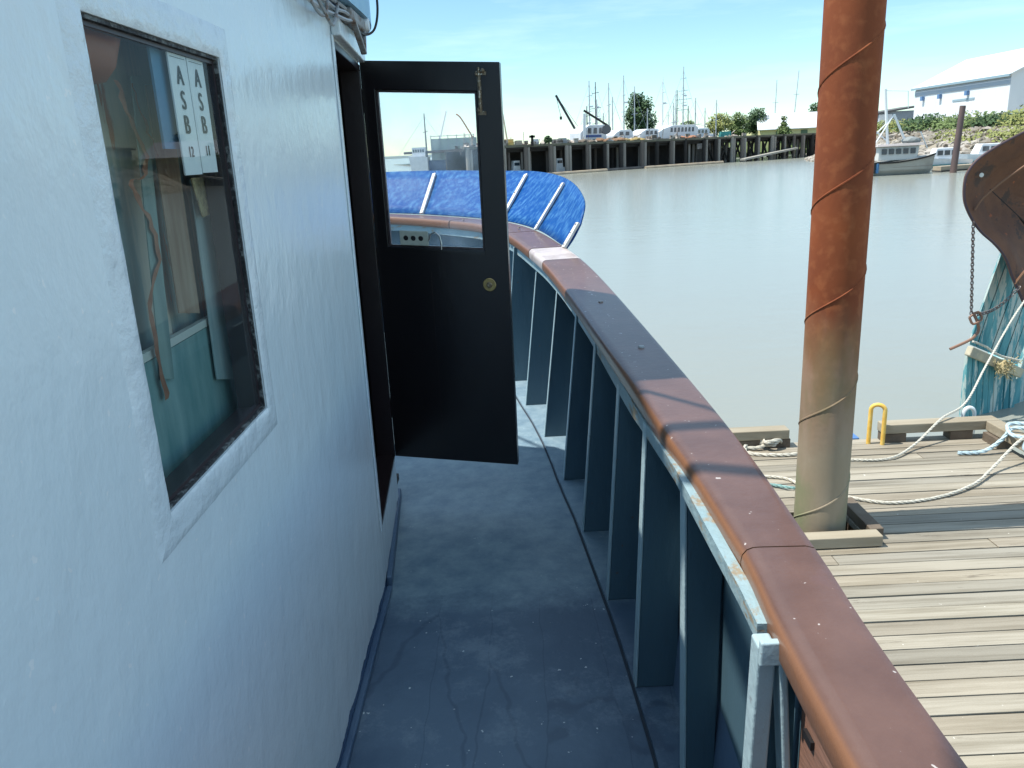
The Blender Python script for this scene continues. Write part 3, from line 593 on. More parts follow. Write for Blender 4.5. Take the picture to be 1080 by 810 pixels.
g = MB(); g.lathe([(0, .012), (.02, .012), (.026, 0), (.026, -.02)], (-.452, 3.03, 3.35), 14, Mx=Matrix.Rotation(R(90), 4, 'Y')); g.obj('lamp_socket', m_card, boat, smooth=True)
MB().tube(crom([(-.448, 2.95, 3.70), (-.415, 3.0, 3.55), (-.405, 3.03, 3.42), (-.42, 3.03, 3.34), (-.45, 3.0, 3.315), (-.47, 2.9, 3.32)], 6), .0045, 6).obj('looped_cable', m_cablek, boat, smooth=True)

# ------------------------------------------------------------------ the float (dock)
dock = thing('floating_dock', 'weathered grey plank float with low timber bull rails beside the boat', 'dock', (2.3, 2, 0))
m_plank = mat('weathered_planks', (.20, .175, .13), (.34, .31, .25), rough=.85, scale=5, bump=.9, bscale=18, bdist=.004, stretch=(.22, 5, 3), lim=(.32, .58), worn=(.15, .13, .10), worn_scale=4, worn_lim=.62, worn_stretch=(.35, 4, 1), spots=(.7, .68, .62), spot_scale=28, spot_lim=.745)
def plank_extra(M):
    t, b = nodes(M); a = t.nodes.new('ShaderNodeAttribute'); a.attribute_name = 'tone'; mxx = t.nodes.new('ShaderNodeMixRGB'); mxx.blend_type = 'MULTIPLY'; mxx.inputs[0].default_value = 1
    old = b.inputs['Base Color'].links[0].from_socket; t.links.new(old, mxx.inputs[1]); t.links.new(a.outputs['Color'], mxx.inputs[2]); t.links.new(mxx.outputs[0], b.inputs['Base Color'])
plank_extra(m_plank)
random.seed(11)
XL, XR = .75, 3.90; pitch = .1175
def decking():
    g = MB(); cl = g.bm.loops.layers.color.new('tone'); y = 6.145
    while y > -6:
        y1 = y; y0 = y-pitch+.009; xr = XR+random.uniform(-.015, .015)
        cuts_ = [XL, xr] if random.random() < .85 else [XL, random.uniform(1.5, 3.2), xr]
        for xa, xb in zip(cuts_, cuts_[1:]):
            t = random.uniform(.86, 1.06); w = random.uniform(-.012, .018); n0 = len(g.bm.faces); dz = random.uniform(-.003, .003)
            g.bm.faces.ensure_lookup_table()
            if 1.70 < xb and xa < 2.16 and y1 > 4.44 and y0 < 4.85:   # opening for the steel pile
                if xa < 1.70: g.box(xa+.003, 1.70, y0, y1, .462+dz, .5+dz)
                if xb > 2.16: g.box(2.16, xb-.003, y0, y1, .462+dz, .5+dz)
            else: g.box(xa+.003, xb-.003, y0, y1, .462+dz, .5+dz)
            g.bm.faces.ensure_lookup_table()
            for f in g.bm.faces[n0:]:
                for l in f.loops: l[cl] = (t*(1+w), t, t*(1-w), 1)
        y -= pitch
    return g.obj('decking', m_plank, dock, bev=.002)
decking()
m_beam = mat('bull_rail_timber', (.24, .20, .14), (.35, .31, .235), rough=.85, scale=3, bump=.7, bscale=16, bdist=.005, stretch=(.3, 2, 2))
m_beamd = mat('dark_treated_timber', (.10, .075, .055), (.15, .12, .09), rough=.9, scale=5, bump=.6)
for x in (.9, 2.35, 3.75): MB().box(x-.08, x+.08, -6, 6.12, .22, .455).obj('stringer', m_beamd, dock)
for y in (-4, -1, 2, 5.3): MB().box(.85, 3.8, y-.35, y+.35, -.12, .218).obj('float_log', m_beamd, dock)
MB().box(.8, 3.88, 6.13, 6.17, .25, .458).obj('fascia_board', m_beam, dock)
def curb(x0, x1, y0, y1, ang=0):
    return MB().box(x0, x1, y0, y1, .575, .655).obj('bull_rail', m_beam, dock, bev=.008)
curb(.85, 2.22, 6.03, 6.15); curb(2.98, 3.92, 6.03, 6.15)
MB().hexa([(3.80, 3.2, .575), (3.92, 3.2, .575), (3.92, 6.025, .575), (3.80, 6.025, .575), (3.80, 3.2, .655), (3.92, 3.2, .655), (3.92, 6.025, .655), (3.80, 6.025, .655)]).obj('bull_rail', m_beam, dock, bev=.008)
for (x, y) in ((1.3, 6.09), (1.9, 6.09), (2.14, 6.09), (3.08, 6.09), (3.62, 6.09), (3.86, 5.9), (3.86, 5.0), (3.86, 4.1), (3.86, 3.3)):
    MB().box(x-.09, x+.09 if x < 3.8 else x+.05, y-.055 if x < 3.8 else y-.1, y+.055 if x < 3.8 else y+.1, .503, .572).obj('rail_block', m_beamd, dock)
# timber collar round the pile opening
MB().box(1.62, 2.20, 4.335, 4.432, .506, .575).obj('pile_collar', m_beam, dock, bev=.006)
MB().box(2.165, 2.25, 4.436, 4.90, .506, .575).obj('pile_collar', m_beamd, dock, bev=.006)
MB().box(1.62, 1.695, 4.436, 4.86, .506, .56).obj('pile_collar', m_beamd, dock, bev=.006)
# small blue painted step between the bull rails
MB().box(2.60, 2.86, 6.18, 6.34, .36, .50).obj('blue_fender_board', mat('faded_blue_board', (.06, .16, .38), (.10, .2, .4), rough=.6), dock, bev=.01)

# steel pile
def build_pile():
    M = bpy.data.materials.new('rusted_pile_steel'); M.use_nodes = True; t, b = nodes(M); b.inputs['Roughness'].default_value = .8; b.inputs['Specular IOR Level'].default_value = .2
    tc = t.nodes.new('ShaderNodeTexCoord'); sp = t.nodes.new('ShaderNodeSeparateXYZ'); t.links.new(tc.outputs['Object'], sp.inputs[0])
    def N(sc, st, d=6):
        mp = t.nodes.new('ShaderNodeMapping'); mp.inputs['Scale'].default_value = st; n = t.nodes.new('ShaderNodeTexNoise'); n.inputs['Scale'].default_value = sc; n.inputs['Detail'].default_value = d
        t.links.new(tc.outputs['Object'], mp.inputs[0]); t.links.new(mp.outputs[0], n.inputs[0]); return n.outputs[0]
    def mr(src, a, bb):
        q = t.nodes.new('ShaderNodeMapRange'); q.inputs[1].default_value = a; q.inputs[2].default_value = bb; t.links.new(src, q.inputs[0]); return q.outputs[0]
    def mx_(f, a, c):
        q = t.nodes.new('ShaderNodeMixRGB'); t.links.new(f, q.inputs[0])
        for i, v in ((1, a), (2, c)):
            if isinstance(v, tuple): q.inputs[i].default_value = (*v, 1)
            else: t.links.new(v, q.inputs[i])
        return q.outputs[0]
    rust = mx_(mr(N(2.5, (1, 1, .7)), .35, .7), (.27, .075, .026), (.175, .05, .023)); rust = mx_(mr(N(14, (1, 1, 1)), .5, .75), rust, (.30, .10, .04))
    grey = mx_(mr(N(2.2, (1, 1, .6)), .42, .6), (.30, .25, .18), (.20, .225, .13)); grey = mx_(mr(N(9, (1, 1, .3)), .5, .7), grey, (.33, .28, .21))
    a = t.nodes.new('ShaderNodeMath'); a.operation = 'MULTIPLY_ADD'; a.inputs[1].default_value = .9; t.links.new(N(3.5, (1, 1, .5), 9), a.inputs[0]); t.links.new(sp.outputs[2], a.inputs[2])
    t.links.new(mx_(mr(a.outputs[0], 1.5, 2.5), grey, rust), b.inputs['Base Color'])
    bn = t.nodes.new('ShaderNodeBump'); bn.inputs['Strength'].default_value = .3; bn.inputs['Distance'].default_value = .004; t.links.new(N(30, (1, 1, 1)), bn.inputs['Height']); t.links.new(bn.outputs[0], b.inputs['Normal'])
    th = thing('mooring_pile', 'tall rusty steel pipe pile with spiral weld seams rising through the dock', 'pile', (1.93, 4.64, 0))
    MB().tube([(1.93, 4.64, z) for z in (-2, .5, 2, 4, 7.5)], .157, 48).obj('pipe', M, th, smooth=True)
    g = MB(); P_ = []
    z = -.5
    while z < 7.3:
        a_ = math.pi*2*((z-.29)/.65)+0.35; P_.append((1.93+.156*math.cos(a_), 4.64+.156*math.sin(a_), z)); z += .64/32
    g.tube(P_, .0065, 6).obj('weld_seam', M, th, smooth=True)
build_pile()
# yellow hoop
g = MB(); c = (2.915, 6.02)
pts = []
for i in range(13):
    a_ = math.pi*i/12; pts.append((c[0]-.048*math.cos(a_), c[1]+.02*math.cos(a_), .79+.045*math.sin(a_)))
pts = [(c[0]-.048, c[1]+.02, .5)]+pts+[(c[0]+.048, c[1]-.02, .5)]
g.tube(pts, .017, 10); tag(g.obj('ladder_hoop', mat('yellow_paint', (.72, .42, .06), (.78, .55, .15), rough=.5, scale=20), smooth=True, anchor=(2.915, 6.02, .5)), 'small upright yellow hoop at the far edge of the dock', 'hoop')
g = MB(); g.tube(crom([(3.72, 6.22, .3), (3.72, 6.22, .62), (3.75, 6.22, .70), (3.80, 6.22, .69), (3.82, 6.22, .62), (3.82, 6.22, .45)], 5), .016, 8)
tag(g.obj('pipe_hook', mat('white_pipe', (.7, .75, .76), rough=.4), smooth=True, anchor=(3.77, 6.22, .3)), 'bent white pipe end standing behind the dock corner', 'pipe')
# ropes
m_rope = mat('white_rope', (.62, .60, .52), (.45, .43, .37), rough=.9, scale=120, bump=1, bscale=160, bdist=.004)
m_ropeb = mat('pale_blue_rope', (.50, .62, .68), (.38, .52, .58), rough=.9, scale=90, bump=1, bscale=160, bdist=.004)
m_ropet = mat('teal_rope', (.30, .50, .48), (.22, .40, .40), rough=.9, scale=90, bump=1, bscale=160)
def rope(pts, rad, mt, name, label, n=8, cat='rope'):
    path = crom(pts, n); g = MB()
    for k in range(3):     # three laid strands
        L = 0; out_ = []
        dense = crom(path, 3)
        for i, q in enumerate(dense):
            if i: L += (q-dense[i-1]).length
            d = (dense[min(i+1, len(dense)-1)]-dense[max(i-1, 0)]).normalized(); u = d.cross(Vector((0, 0, 1))); u = u.normalized() if u.length > .01 else Vector((1, 0, 0)); w = d.cross(u)
            a_ = L/(rad*7)*2*math.pi/1.6+k*2.094; out_.append(q+(u*math.cos(a_)+w*math.sin(a_))*rad*.5)
        g.tube(out_, rad*.56, 5)
    return tag(g.obj(name, mt, smooth=True, anchor=pts[0]), label, cat)
zr = .515
rope([(2.22, 5.80, zr), (2.35, 5.78, zr), (2.6, 5.68, zr), (2.884, 5.683, zr), (3.15, 5.86, zr+.03), (3.45, 6.05, .68), (3.78, 6.3, .72), (4.2, 6.75, .92), (4.84, 7.4, 1.25), (5.4, 7.8, 1.62)], .010, m_rope, 'mooring_rope', 'white mooring rope rising from the dock to the turquoise boat')
rope([(1.75, 5.50, zr), (1.83, 5.45, zr), (1.98, 5.383, zr), (2.06, 5.22, zr), (2.281, 5.028, zr), (2.519, 4.908, zr), (2.868, 4.961, zr), (3.2, 5.12, zr+.01), (3.45, 5.33, zr+.03), (3.75, 5.52, .67), (3.95, 5.62, .68), (4.4, 6.0, .5)], .011, m_rope, 'dock_line', 'white rope lying in a curve across the planks in front of the pile')
rope([(1.80, 6.05, zr), (1.95, 6.0, zr+.01), (2.02, 6.02, zr+.03), (1.90, 6.07, zr+.03), (1.85, 5.93, zr), (2.05, 5.85, zr), (2.3, 5.86, zr), (2.45, 5.9, zr), (2.5, 6.0, zr), (2.42, 6.04, zr+.03), (2.35, 5.98, zr+.02)], .015, m_rope, 'coiled_rope', 'loose coil of grey white rope on the planks left of the pile')
rope([(2.0, 6.04, zr+.02), (2.08, 5.98, zr+.04), (2.12, 6.06, zr+.05), (2.03, 6.08, zr+.05), (2.02, 5.98, zr+.06), (2.12, 6.0, zr+.065), (2.17, 6.07, zr+.02)], .018, m_rope, 'rope_knot', 'thick frayed rope knot lying against the far bull rail')
rope([(1.78, 5.32, zr), (1.86, 5.28, zr), (1.93, 5.22, zr+.005), (2.0, 5.2, zr), (1.98, 5.15, zr)], .011, m_ropet, 'rope_end', 'short teal rope end on the planks beside the rusty pile')
rope([(3.42, 5.72, zr), (3.6, 5.70, zr+.01), (3.74, 5.72, .60), (3.84, 5.74, .69), (3.95, 5.62, .70), (3.86, 5.50, .70), (3.76, 5.62, .68), (3.84, 5.80, .70), (3.97, 5.74, .71), (3.88, 5.56, .72), (3.78, 5.50, .62), (3.9, 5.45, .55)], .015, m_ropeb, 'tied_rope', 'pale blue rope tied in turns round the dock corner rail')

# ------------------------------------------------------------------ turquoise neighbour with the rusty bow roller chute
nb = thing('work_boat', 'weathered turquoise planked boat with a rusty steel bow plate moored behind the dock', 'boat', (6.2, 9, 0))
m_teal = mat('peeling_turquoise', (.03, .19, .23), (.12, .36, .39), rough=.6, scale=4, bump=.8, bscale=18, stretch=(1, 1, .3), worn=(.42, .50, .47), worn_scale=5, worn_lim=.50, worn_stretch=(2, 2, .35))
m_cream = mat('worn_cream_rub', (.52, .46, .32), (.34, .32, .26), rough=.7, scale=8, bump=.6)
m_rust = mat('rusty_plate', (.105, .042, .022), (.16, .065, .03), rough=.75, scale=5, bump=.5, bscale=30, worn=(.06, .032, .022), worn_scale=2.5, worn_lim=.56, spots=(.28, .08, .03), spot_scale=8, spot_lim=.68)
# hull faces: lower planks upright, upper planks flaring to the right
def lower(u): # u metres along the hull from the near corner
    return Vector((4.70+u*.93, 7.9+u*.36, 0))
random.seed(5)
for k in range(9):
    u0, u1 = k*.085, k*.085+.078; a = lower(u0); b = lower(u1); h = .70-u0*.42; h1 = .70-u1*.42; o_ = random.uniform(-.008, .008); nrm_ = Vector((.36, -.93, 0))*o_
    MB().hexa([a+nrm_+Vector((.06, 0, -.3)), b+nrm_+Vector((.06, 0, -.3)), b+Vector((.02, .05, -.3)), a+Vector((.02, .05, -.3)), a+nrm_+Vector((0, 0, h)), b+nrm_+Vector((0, 0, h1)), b+Vector((0, .05, h1)), a+Vector((0, .05, h))]).obj('hull_plank', m_teal, nb, bev=.006)
g = MB(); a = lower(-.015); b = lower(.80); g.bar(a+Vector((0, -.03, .74)), b+Vector((0, -.03, .385)), .07, .10); g.obj('rub_rail', m_cream, nb, bev=.01)
for k in range(7):
    u0, u1 = k*.11, k*.11+.103; a = lower(u0); b = lower(u1); z0 = .80-u0*.42; z1 = .80-u1*.42; d = Vector((.30, .12, 1.0)); d2 = Vector((.52, .20, 1.0))*1.0; o_ = random.uniform(0, .012)
    w = Vector((.02, .05, 0)); e = Vector((0, -o_, 0))
    MB().hexa([a+e+Vector((0, 0, z0)), b+e+Vector((0, 0, z1)), b+w+Vector((0, 0, z1)), a+w+Vector((0, 0, z0)), a+e+d+Vector((0, 0, z0-.06)), b+e+d+Vector((0, 0, z1-.06)), b+w+d+Vector((0, 0, z1-.06)), a+w+d+Vector((0, 0, z0-.06))]).obj('bow_plank', m_teal, nb, bev=.006)
# hull body behind the planking
g = MB(); g.grid([[(4.78, 7.98, z0), (5.5, 8.26, z0), (9.6, 10.6, z0), (11.6, 14, z0), (9.6, 14, z0), (6.5, 10.2, z0)] for z0 in (-.3, .35)], True)
g.poly([(4.78, 7.98, .35), (5.5, 8.26, .35), (9.6, 10.6, .35), (11.6, 14, .35), (9.6, 14, .35), (6.5, 10.2, .35)]); g.obj('hull_body', m_teal, nb)
g = MB(); g.grid([[(5.45, 8.25, .3), (8.6, 10.5, .3)], [(5.8, 8.3, 1.7), (9, 10.5, 1.7)]]); g.obj('bow_side', m_teal, nb, solid=.05)
# the steel chute: curved plate with a raised lip, outline as an open trough end
OUTL = [(5.30, 3.0), (5.05, 2.965), (4.80, 2.865), (4.56, 2.745), (4.40, 2.635), (4.325, 2.53), (4.308, 2.44), (4.315, 2.32), (4.345, 2.22), (4.42, 2.09), (4.52, 1.97), (4.64, 1.87), (4.73, 1.78), (4.80, 1.68), (4.86, 1.55), (4.93, 1.42), (5.02, 1.26), (5.10, 1.1)]
OC = crom([(x, 0, z) for x, z in OUTL], 4)
cen = Vector((5.55, 0, 2.1))
rows = []
for q in OC:
    d = (cen-q); row = []
    for f, dy in ((0, .02), (.0, 0), (.10, .06), (.22, .16), (.23, .20), (.55, .42), (1, .55)): v = q+d*f; row.append((v.x, 7.6+dy, v.z))
    rows.append(row)
MB().grid(rows).obj('bow_plate', m_rust, nb, smooth=True, solid=.014)
g = MB(); g.tube([(q.x, 7.6, q.z) for q in OC], .011, 8); g.obj('plate_edge', mat('plate_edge_dark', (.05, .03, .04), rough=.6), nb, smooth=True)
ins = crom([(5.35, 7.55, 2.80), (5.0, 7.58, 2.66), (4.75, 7.6, 2.50), (4.52, 7.62, 2.30), (4.44, 7.62, 2.18)], 6)
g = MB(); g.tube(ins, .010, 6); g.obj('plate_rib', mat('rib_rust', (.20, .10, .055), rough=.7), nb, smooth=True)
ins = crom([(5.35, 7.56, 1.98), (5.12, 7.57, 1.78), (4.98, 7.58, 1.60), (4.90, 7.6, 1.46)], 6)
g = MB(); g.tube(ins, .012, 6); g.obj('plate_rib', mat('rib_rust', (.20, .10, .055), rough=.7), nb, smooth=True)
MB().grid([[(4.62, 7.72, 2.36), (4.98, 7.70, 2.04)], [(4.92, 7.72, 2.10), (5.20, 7.70, 1.76)]]).obj('plate_slot', mat('slot_dark', (.02, .014, .012), rough=.8), nb, solid=.01)
g = MB(); g.lathe([(0, .006), (.020, .006), (.022, 0)], (4.455, 7.60, 2.50), 10, Mx=Matrix.Rotation(R(90), 4, 'X')); g.obj('bolt', mat('bolt_white', (.6, .6, .55), rough=.5), nb)
def chain(a, b, sag, n, sc=.022):
    g = MB(); a, b = Vector(a), Vector(b)
    for i in range(n):
        t = i/(n-1); q = a.lerp(b, t)+Vector((0, 0, -sag*math.sin(math.pi*t))); q2 = a.lerp(b, min(1, t+1/n))+Vector((0, 0, -sag*math.sin(math.pi*min(1, t+1/n)))); d = (q2-q).normalized() if (q2-q).length > 1e-4 else (b-a).normalized()
        u = d.cross(Vector((0, 1, 0))).normalized() if i % 2 else d.cross(Vector((1, 0, 0))).normalized()
        pts = [q+d*math.cos(k*math.pi/5)*sc*1.0+u*math.sin(k*math.pi/5)*sc*.55 for k in range(11)]
        g.tube(pts, sc*.22, 5)
    return g
chain((4.43, 7.6, 2.06), (4.60, 7.75, 1.16), 0, 30, .024).obj('chain', mat('chain_steel', (.20, .20, .22), (.13, .08, .06), rough=.5, scale=30, metal=.5), nb, smooth=True)
chain((4.93, 7.58, 1.42), (4.66, 7.75, 1.14), .06, 14, .024).obj('chain', MATS['chain_steel'], nb, smooth=True)
g = MB(); g.tube(crom([(4.62, 7.76, 1.16), (4.66, 7.74, 1.08), (4.70, 7.76, .98), (4.66, 7.74, .93), (4.60, 7.74, .88), (4.42, 7.74, .80)], 4), .015, 7); g.tube(crom([(4.58, 7.74, 1.12), (4.62, 7.73, 1.05), (4.70, 7.73, 1.10), (4.66, 7.74, 1.17), (4.58, 7.74, 1.12)], 4), .012, 6); g.obj('shackle', mat('rust_shackle', (.22, .12, .08), rough=.6, bump=.3), nb, smooth=True)
random.seed(6)
g = MB()
for i in range(120):
    q = Vector((5.12+random.gauss(0, .05), 7.93, .53+random.gauss(0, .04))); g.tube([q, q+Vector((random.uniform(-.06, .06), random.uniform(-.06, 0), random.uniform(-.06, .06)))], .004, 4)
g.ball((5.12, 7.98, .53), .075, sub=2, jit=.1); g.obj('frayed_fender', mat('frayed_hemp', (.50, .42, .24), rough=.9), nb)
rope([(4.62, 7.7, .88), (4.80, 7.78, .80), (4.92, 7.8, .72), (5.05, 7.86, .66), (5.25, 7.9, .60)], .012, m_rope, 'hull_lashing', 'thin rope slung along the turquoise planking below the chain')

# ------------------------------------------------------------------ the far timber wharf
wh = thing('timber_wharf', 'long dark timber wharf on piles across the river', 'wharf', (20, 112, 0))
m_pile = mat('wharf_pile_wood', (.10, .085, .075), (.16, .14, .125), rough=.9, scale=.8, stretch=(1, 1, .2))
m_pilel = mat('bleached_pile_wood', (.22, .20, .18), (.30, .28, .25), rough=.9, scale=.8, stretch=(1, 1, .2))
m_wdark = mat('wharf_dark_wood', (.02, .019, .018), (.035, .03, .028), rough=.95, scale=1)
A0 = Vector((-4.5, 96, 0)); A1 = Vector((62, 143, 0)); WD = (A1-A0).normalized(); WN = Vector((WD.y, -WD.x, 0)); WN = WN if WN.y < 0 else -WN; WL = (A1-A0).length
def wbar(g, s0, s1, o0, o1, z0, z1):
    P = lambda s, o, z: A0+WD*s-WN*o+Vector((0, 0, z))
    return g.hexa([P(s0, o0, z0), P(s1, o0, z0), P(s1, o1, z0), P(s0, o1, z0), P(s0, o0, z1), P(s1, o0, z1), P(s1, o1, z1), P(s0, o1, z1)])
g = MB(); wbar(g, 0, WL, -.3, 14, 3.25, 3.55); g.obj('wharf_deck', m_wdark, wh)
g = MB(); wbar(g, 0, WL, -.45, -.1, 3.45, 3.72); g.obj('edge_beam', mat('edge_beam_wood', (.10, .10, .075), (.16, .15, .11), rough=.9, scale=.7), wh)
g = MB(); wbar(g, 0, 44, 3.5, 3.8, -1, 3.25); g.obj('bulkhead', m_wdark, wh)
g = MB(); wbar(g, 0, WL, .2, .5, 2.9, 3.24); g.obj('cap_beam', m_wdark, wh)
random.seed(21)
s = .5; cnt = 0
while s < WL and cnt < 46:      # thick fender piles, in pairs
    w = random.uniform(.42, .62)
    q = A0+WD*s+WN*.35; MB().tube([q+Vector((0, 0, -1)), q+Vector((0, 0, 3.5+random.uniform(-.1, .2)))], w/2, 8).obj('fender_pile', random.choice([m_pile, m_wdark, m_pilel, m_pile]), wh, smooth=True)
    if random.random() < .7:
        q = A0+WD*(s+w)+WN*.35; MB().tube([q+Vector((0, 0, -1)), q+Vector((0, 0, 3.4))], w/2.3, 8).obj('fender_pile', m_pilel, wh, smooth=True)
    s += random.uniform(2.0, 3.9); cnt += 1
cnt = 0; s = 1
while s < WL and cnt < 60:
    o_ = random.choice([.6, 1.6, 2.8]); lean = random.uniform(-.35, .35) if s > 44 else random.uniform(-.05, .05)
    q = A0+WD*s-WN*o_; MB().tube([q+WD*lean*1.5+Vector((0, 0, -1)), q+Vector((0, 0, 3.24))], random.uniform(.13, .2), 6).obj('bearing_pile', random.choice([m_pile, m_wdark, m_pilel]), wh, smooth=True)
    s += 2.0 if s < 44 else .85; cnt += 1
g = MB()
for k in range(22): s_ = 44+k*1.6; a = A0+WD*s_-WN*.45; b = A0+WD*(s_+(1.5 if k % 2 else -1.5))-WN*.45; g.bar(a+Vector((0, 0, .4)), b+Vector((0, 0, 3.2)), .2)
g.obj('cross_bracing', m_wdark, wh)
# slip boats half hidden under the wharf
m_white = mat('boat_white', (.72, .74, .76), (.62, .65, .68), rough=.4, scale=2)
m_win = mat('dark_cabin_glass', (.03, .05, .07), rough=.1, spec=.8)
for i, (s_, lb) in enumerate(((8.5, 'small white skiff cabin glimpsed under the left end of the wharf'), (15.3, 'white skiff bow glimpsed between piles right of the other one'))):
    q = A0+WD*s_-WN*1.5; t = thing('skiff', lb, 'skiff', (q.x, q.y, 0), 'skiffs under the wharf')
    g = MB(); P = lambda a, b, c: q+WD*a+WN*b+Vector((0, 0, c)); g.hexa([P(-.8, 0, -.1), P(.8, 0, -.1), P(.8, .7, -.1), P(-.8, .7, -.1), P(-1.1, -.1, .8), P(1.0, -.1, .8), P(1.0, .8, .8), P(-1.1, .8, .8)]); g.obj('hull', m_white, t, bev=.05)
    g = MB(); g.hexa([P(-.6, .1, .8), P(.5, .1, .8), P(.5, .6, .8), P(-.6, .6, .8), P(-.5, .1, 1.9), P(.4, .1, 1.9), P(.4, .6, 1.9), P(-.5, .6, 1.9)]); g.obj('cabin', m_white, t, bev=.04)
    g = MB(); g.hexa([P(-.45, .6, 1.3), P(.38, .6, 1.3), P(.38, .62, 1.3), P(-.45, .62, 1.3), P(-.42, .6, 1.65), P(.35, .6, 1.65), P(.35, .62, 1.65), P(-.42, .62, 1.65)]); g.obj('window', m_win, t)
# floating boom logs along the wharf foot
m_log = mat('boom_log_wood', (.36, .30, .22), (.26, .22, .17), rough=.85, scale=.7)
for i, (s0, s1, o_, lb) in enumerate(((9.5, 21, 1.8, 'long pale boom log afloat nearest the blue bow shields'), (20, 30.5, .9, 'darker boom log afloat at the middle of the wharf foot'), (28, 44, 1.6, 'longest pale boom log afloat under the middle of the wharf'))):
    a = A0+WD*s0+WN*o_; b = A0+WD*s1+WN*(o_-.2); g = MB().tube([a+Vector((0, 0, .06)), b+Vector((0, 0, .1))], .24, 8); tag(g.obj('boom_log', m_log if i != 1 else m_pile, smooth=True, anchor=a), lb, 'log', 'boom logs along the wharf')
a = A0+WD*47+WN*2.6; b = A0+WD*62+WN*.9; g = MB(); g.bar(a+Vector((0, 0, .35)), b+Vector((0, 0, 1.5)), .9, .25); tag(g.obj('gangway', mat('grey_gangway', (.34, .33, .30), (.28, .27, .24), rough=.8), anchor=a), 'sloping grey gangway plank rising along the right end of the wharf', 'gangway')

# foliage: many small leaf faces through the crown volume
def leafmat(n, a, b): return mat(n, a, b, rough=.7, scale=1.2, spec=.3)
G1 = leafmat('leaf_dark', (.035, .07, .03), (.06, .11, .04)); G2 = leafmat('leaf_mid', (.09, .14, .045), (.15, .20, .07)); G3 = leafmat('leaf_yellow', (.18, .21, .06), (.25, .26, .09))
m_trunk = mat('bark', (.10, .08, .06), (.14, .11, .09), rough=.9)
def crown(g, blobs, n, ls):
    tot = sum(b[3]*b[4]*b[5] for b in blobs)
    for cx, cy, cz, rx, ry, rz in blobs:
        for k in range(int(n*rx*ry*rz/tot)):
            v = Vector((random.gauss(0, 1), random.gauss(0, 1), random.gauss(0, 1))).normalized()*(random.random()**.45)*random.choice([1, 1, .85, 1.12])
            c = Vector((cx+v.x*rx, cy+v.y*ry, cz+v.z*rz)); a = Vector((random.gauss(0, 1), random.gauss(0, 1), random.gauss(0, 1))).normalized(); b = a.orthogonal().normalized(); l = ls*random.uniform(.6, 1.4)
            g.bm.faces.new([g.bm.verts.new(c+a*l), g.bm.verts.new(c+b*l*.6), g.bm.verts.new(c-a*l), g.bm.verts.new(c-b*l*.6)])
def tree(name, label, x, y, z0, h, w, m_, shape='round', n=1500, group='trees behind the wharf', cat='tree'):
    t = thing(name, label, cat, (x, y, z0), group); bl = []
    for k in range(16):
        a = random.uniform(0, 6.28); f = random.random(); hh = z0+h*(.25+.62*f) if shape != 'cone' else z0+h*(.12+.7*f)
        rr = w*.5*(1-.45*abs(f-.4)*2*.6) if shape != 'cone' else w*.5*(1.05-f)
        bl.append((x+math.cos(a)*rr*.5, y+math.sin(a)*rr*.5, hh, rr*.66, rr*.66, h*.17))
    bl.append((x, y, z0+h*.9, w*.16, w*.16, h*.12))
    g = MB(); crown(g, bl, n*2, w*.03+.07); g.obj('crown', m_, t)
    g = MB(); g.tube([(x, y, z0-.3), (x+.05, y, z0+h*.35), (x, y+.05, z0+h*.8)], [w*.04, w*.03, .02], 7)
    for k in range(5):
        a = random.uniform(0, 6.28); zz = z0+h*random.uniform(.3, .6); g.tube([(x, y, zz), (x+math.cos(a)*w*.3, y+math.sin(a)*w*.3, zz+h*.2)], [w*.018, .01], 5)
    g.obj('trunk', m_trunk, t)
random.seed(31)
tree('poplar_tree', 'tall dark green tree standing alone behind the wharf left of the white masts', 25.2, 150, 3, 9.0, 5.6, G1, n=2600)
tree('broadleaf_tree', 'bright yellow green bushy tree behind the wharf', 43.5, 165, 3, 5.4, 5.4, G3, n=1500)
tree('broadleaf_tree', 'mid green tree right of the yellow green bushy one', 48, 168, 3, 5.6, 4.5, G2, n=1500)
tree('palm_tree', 'spiky topped dark green tree left of the white tent', 52.2, 170, 3, 6.2, 5.0, G1, n=1500)
tree('cypress_shrub', 'cone shaped clipped green shrub in front of the yellow wall', 53.8, 158, 3, 4.2, 3.6, G2, 'cone', n=1500, cat='shrub')
tree('broadleaf_tree', 'dark tree crown showing over the tent beside the rusty pile', 68.6, 180, 3, 7.2, 5, G1, n=1300)
tree('broadleaf_tree', 'small hazy tree between the masts left of the yellow green one', 37.8, 168, 3, 4.6, 3.8, G2, n=900)
tree('shrub', 'round dark bush on the left end of the wharf', 5.8, 101.5, 3.55, 1.1, 1.0, G1, n=400, group='plants on the wharf', cat='shrub')
# lamp post and bollard on the wharf
g = MB(); t = thing('lamp_post', 'thin tan lamp post with short arm on the left end of the wharf', 'lamp post', (.9, 100.5, 3.5))
MB().tube([(.9, 100.5, 3.5), (.35, 100.5, 7.9)], [.11, .07], 8).obj('pole', mat('tan_pole', (.50, .40, .30), rough=.6), t, smooth=True)
MB().tube([(.35, 100.5, 7.85), (-.9, 100.5, 7.95)], .05, 6).obj('arm', mat('tan_pole', (.5, .4, .3)), t); MB().box(.3, 1.5, 100.2, 100.8, 3.5, 4.0).obj('base_box', mat('yellow_box', (.62, .45, .15), rough=.6), t)
g = MB(); g.box(3.7, 4.0, 101, 101.3, 3.55, 4.8); g.box(3.5, 4.2, 101, 101.3, 4.5, 4.75); tag(g.obj('mooring_post', m_wdark, anchor=(3.85, 101.1, 3.55)), 'short dark mooring post with crosspiece standing on the left of the wharf', 'post')
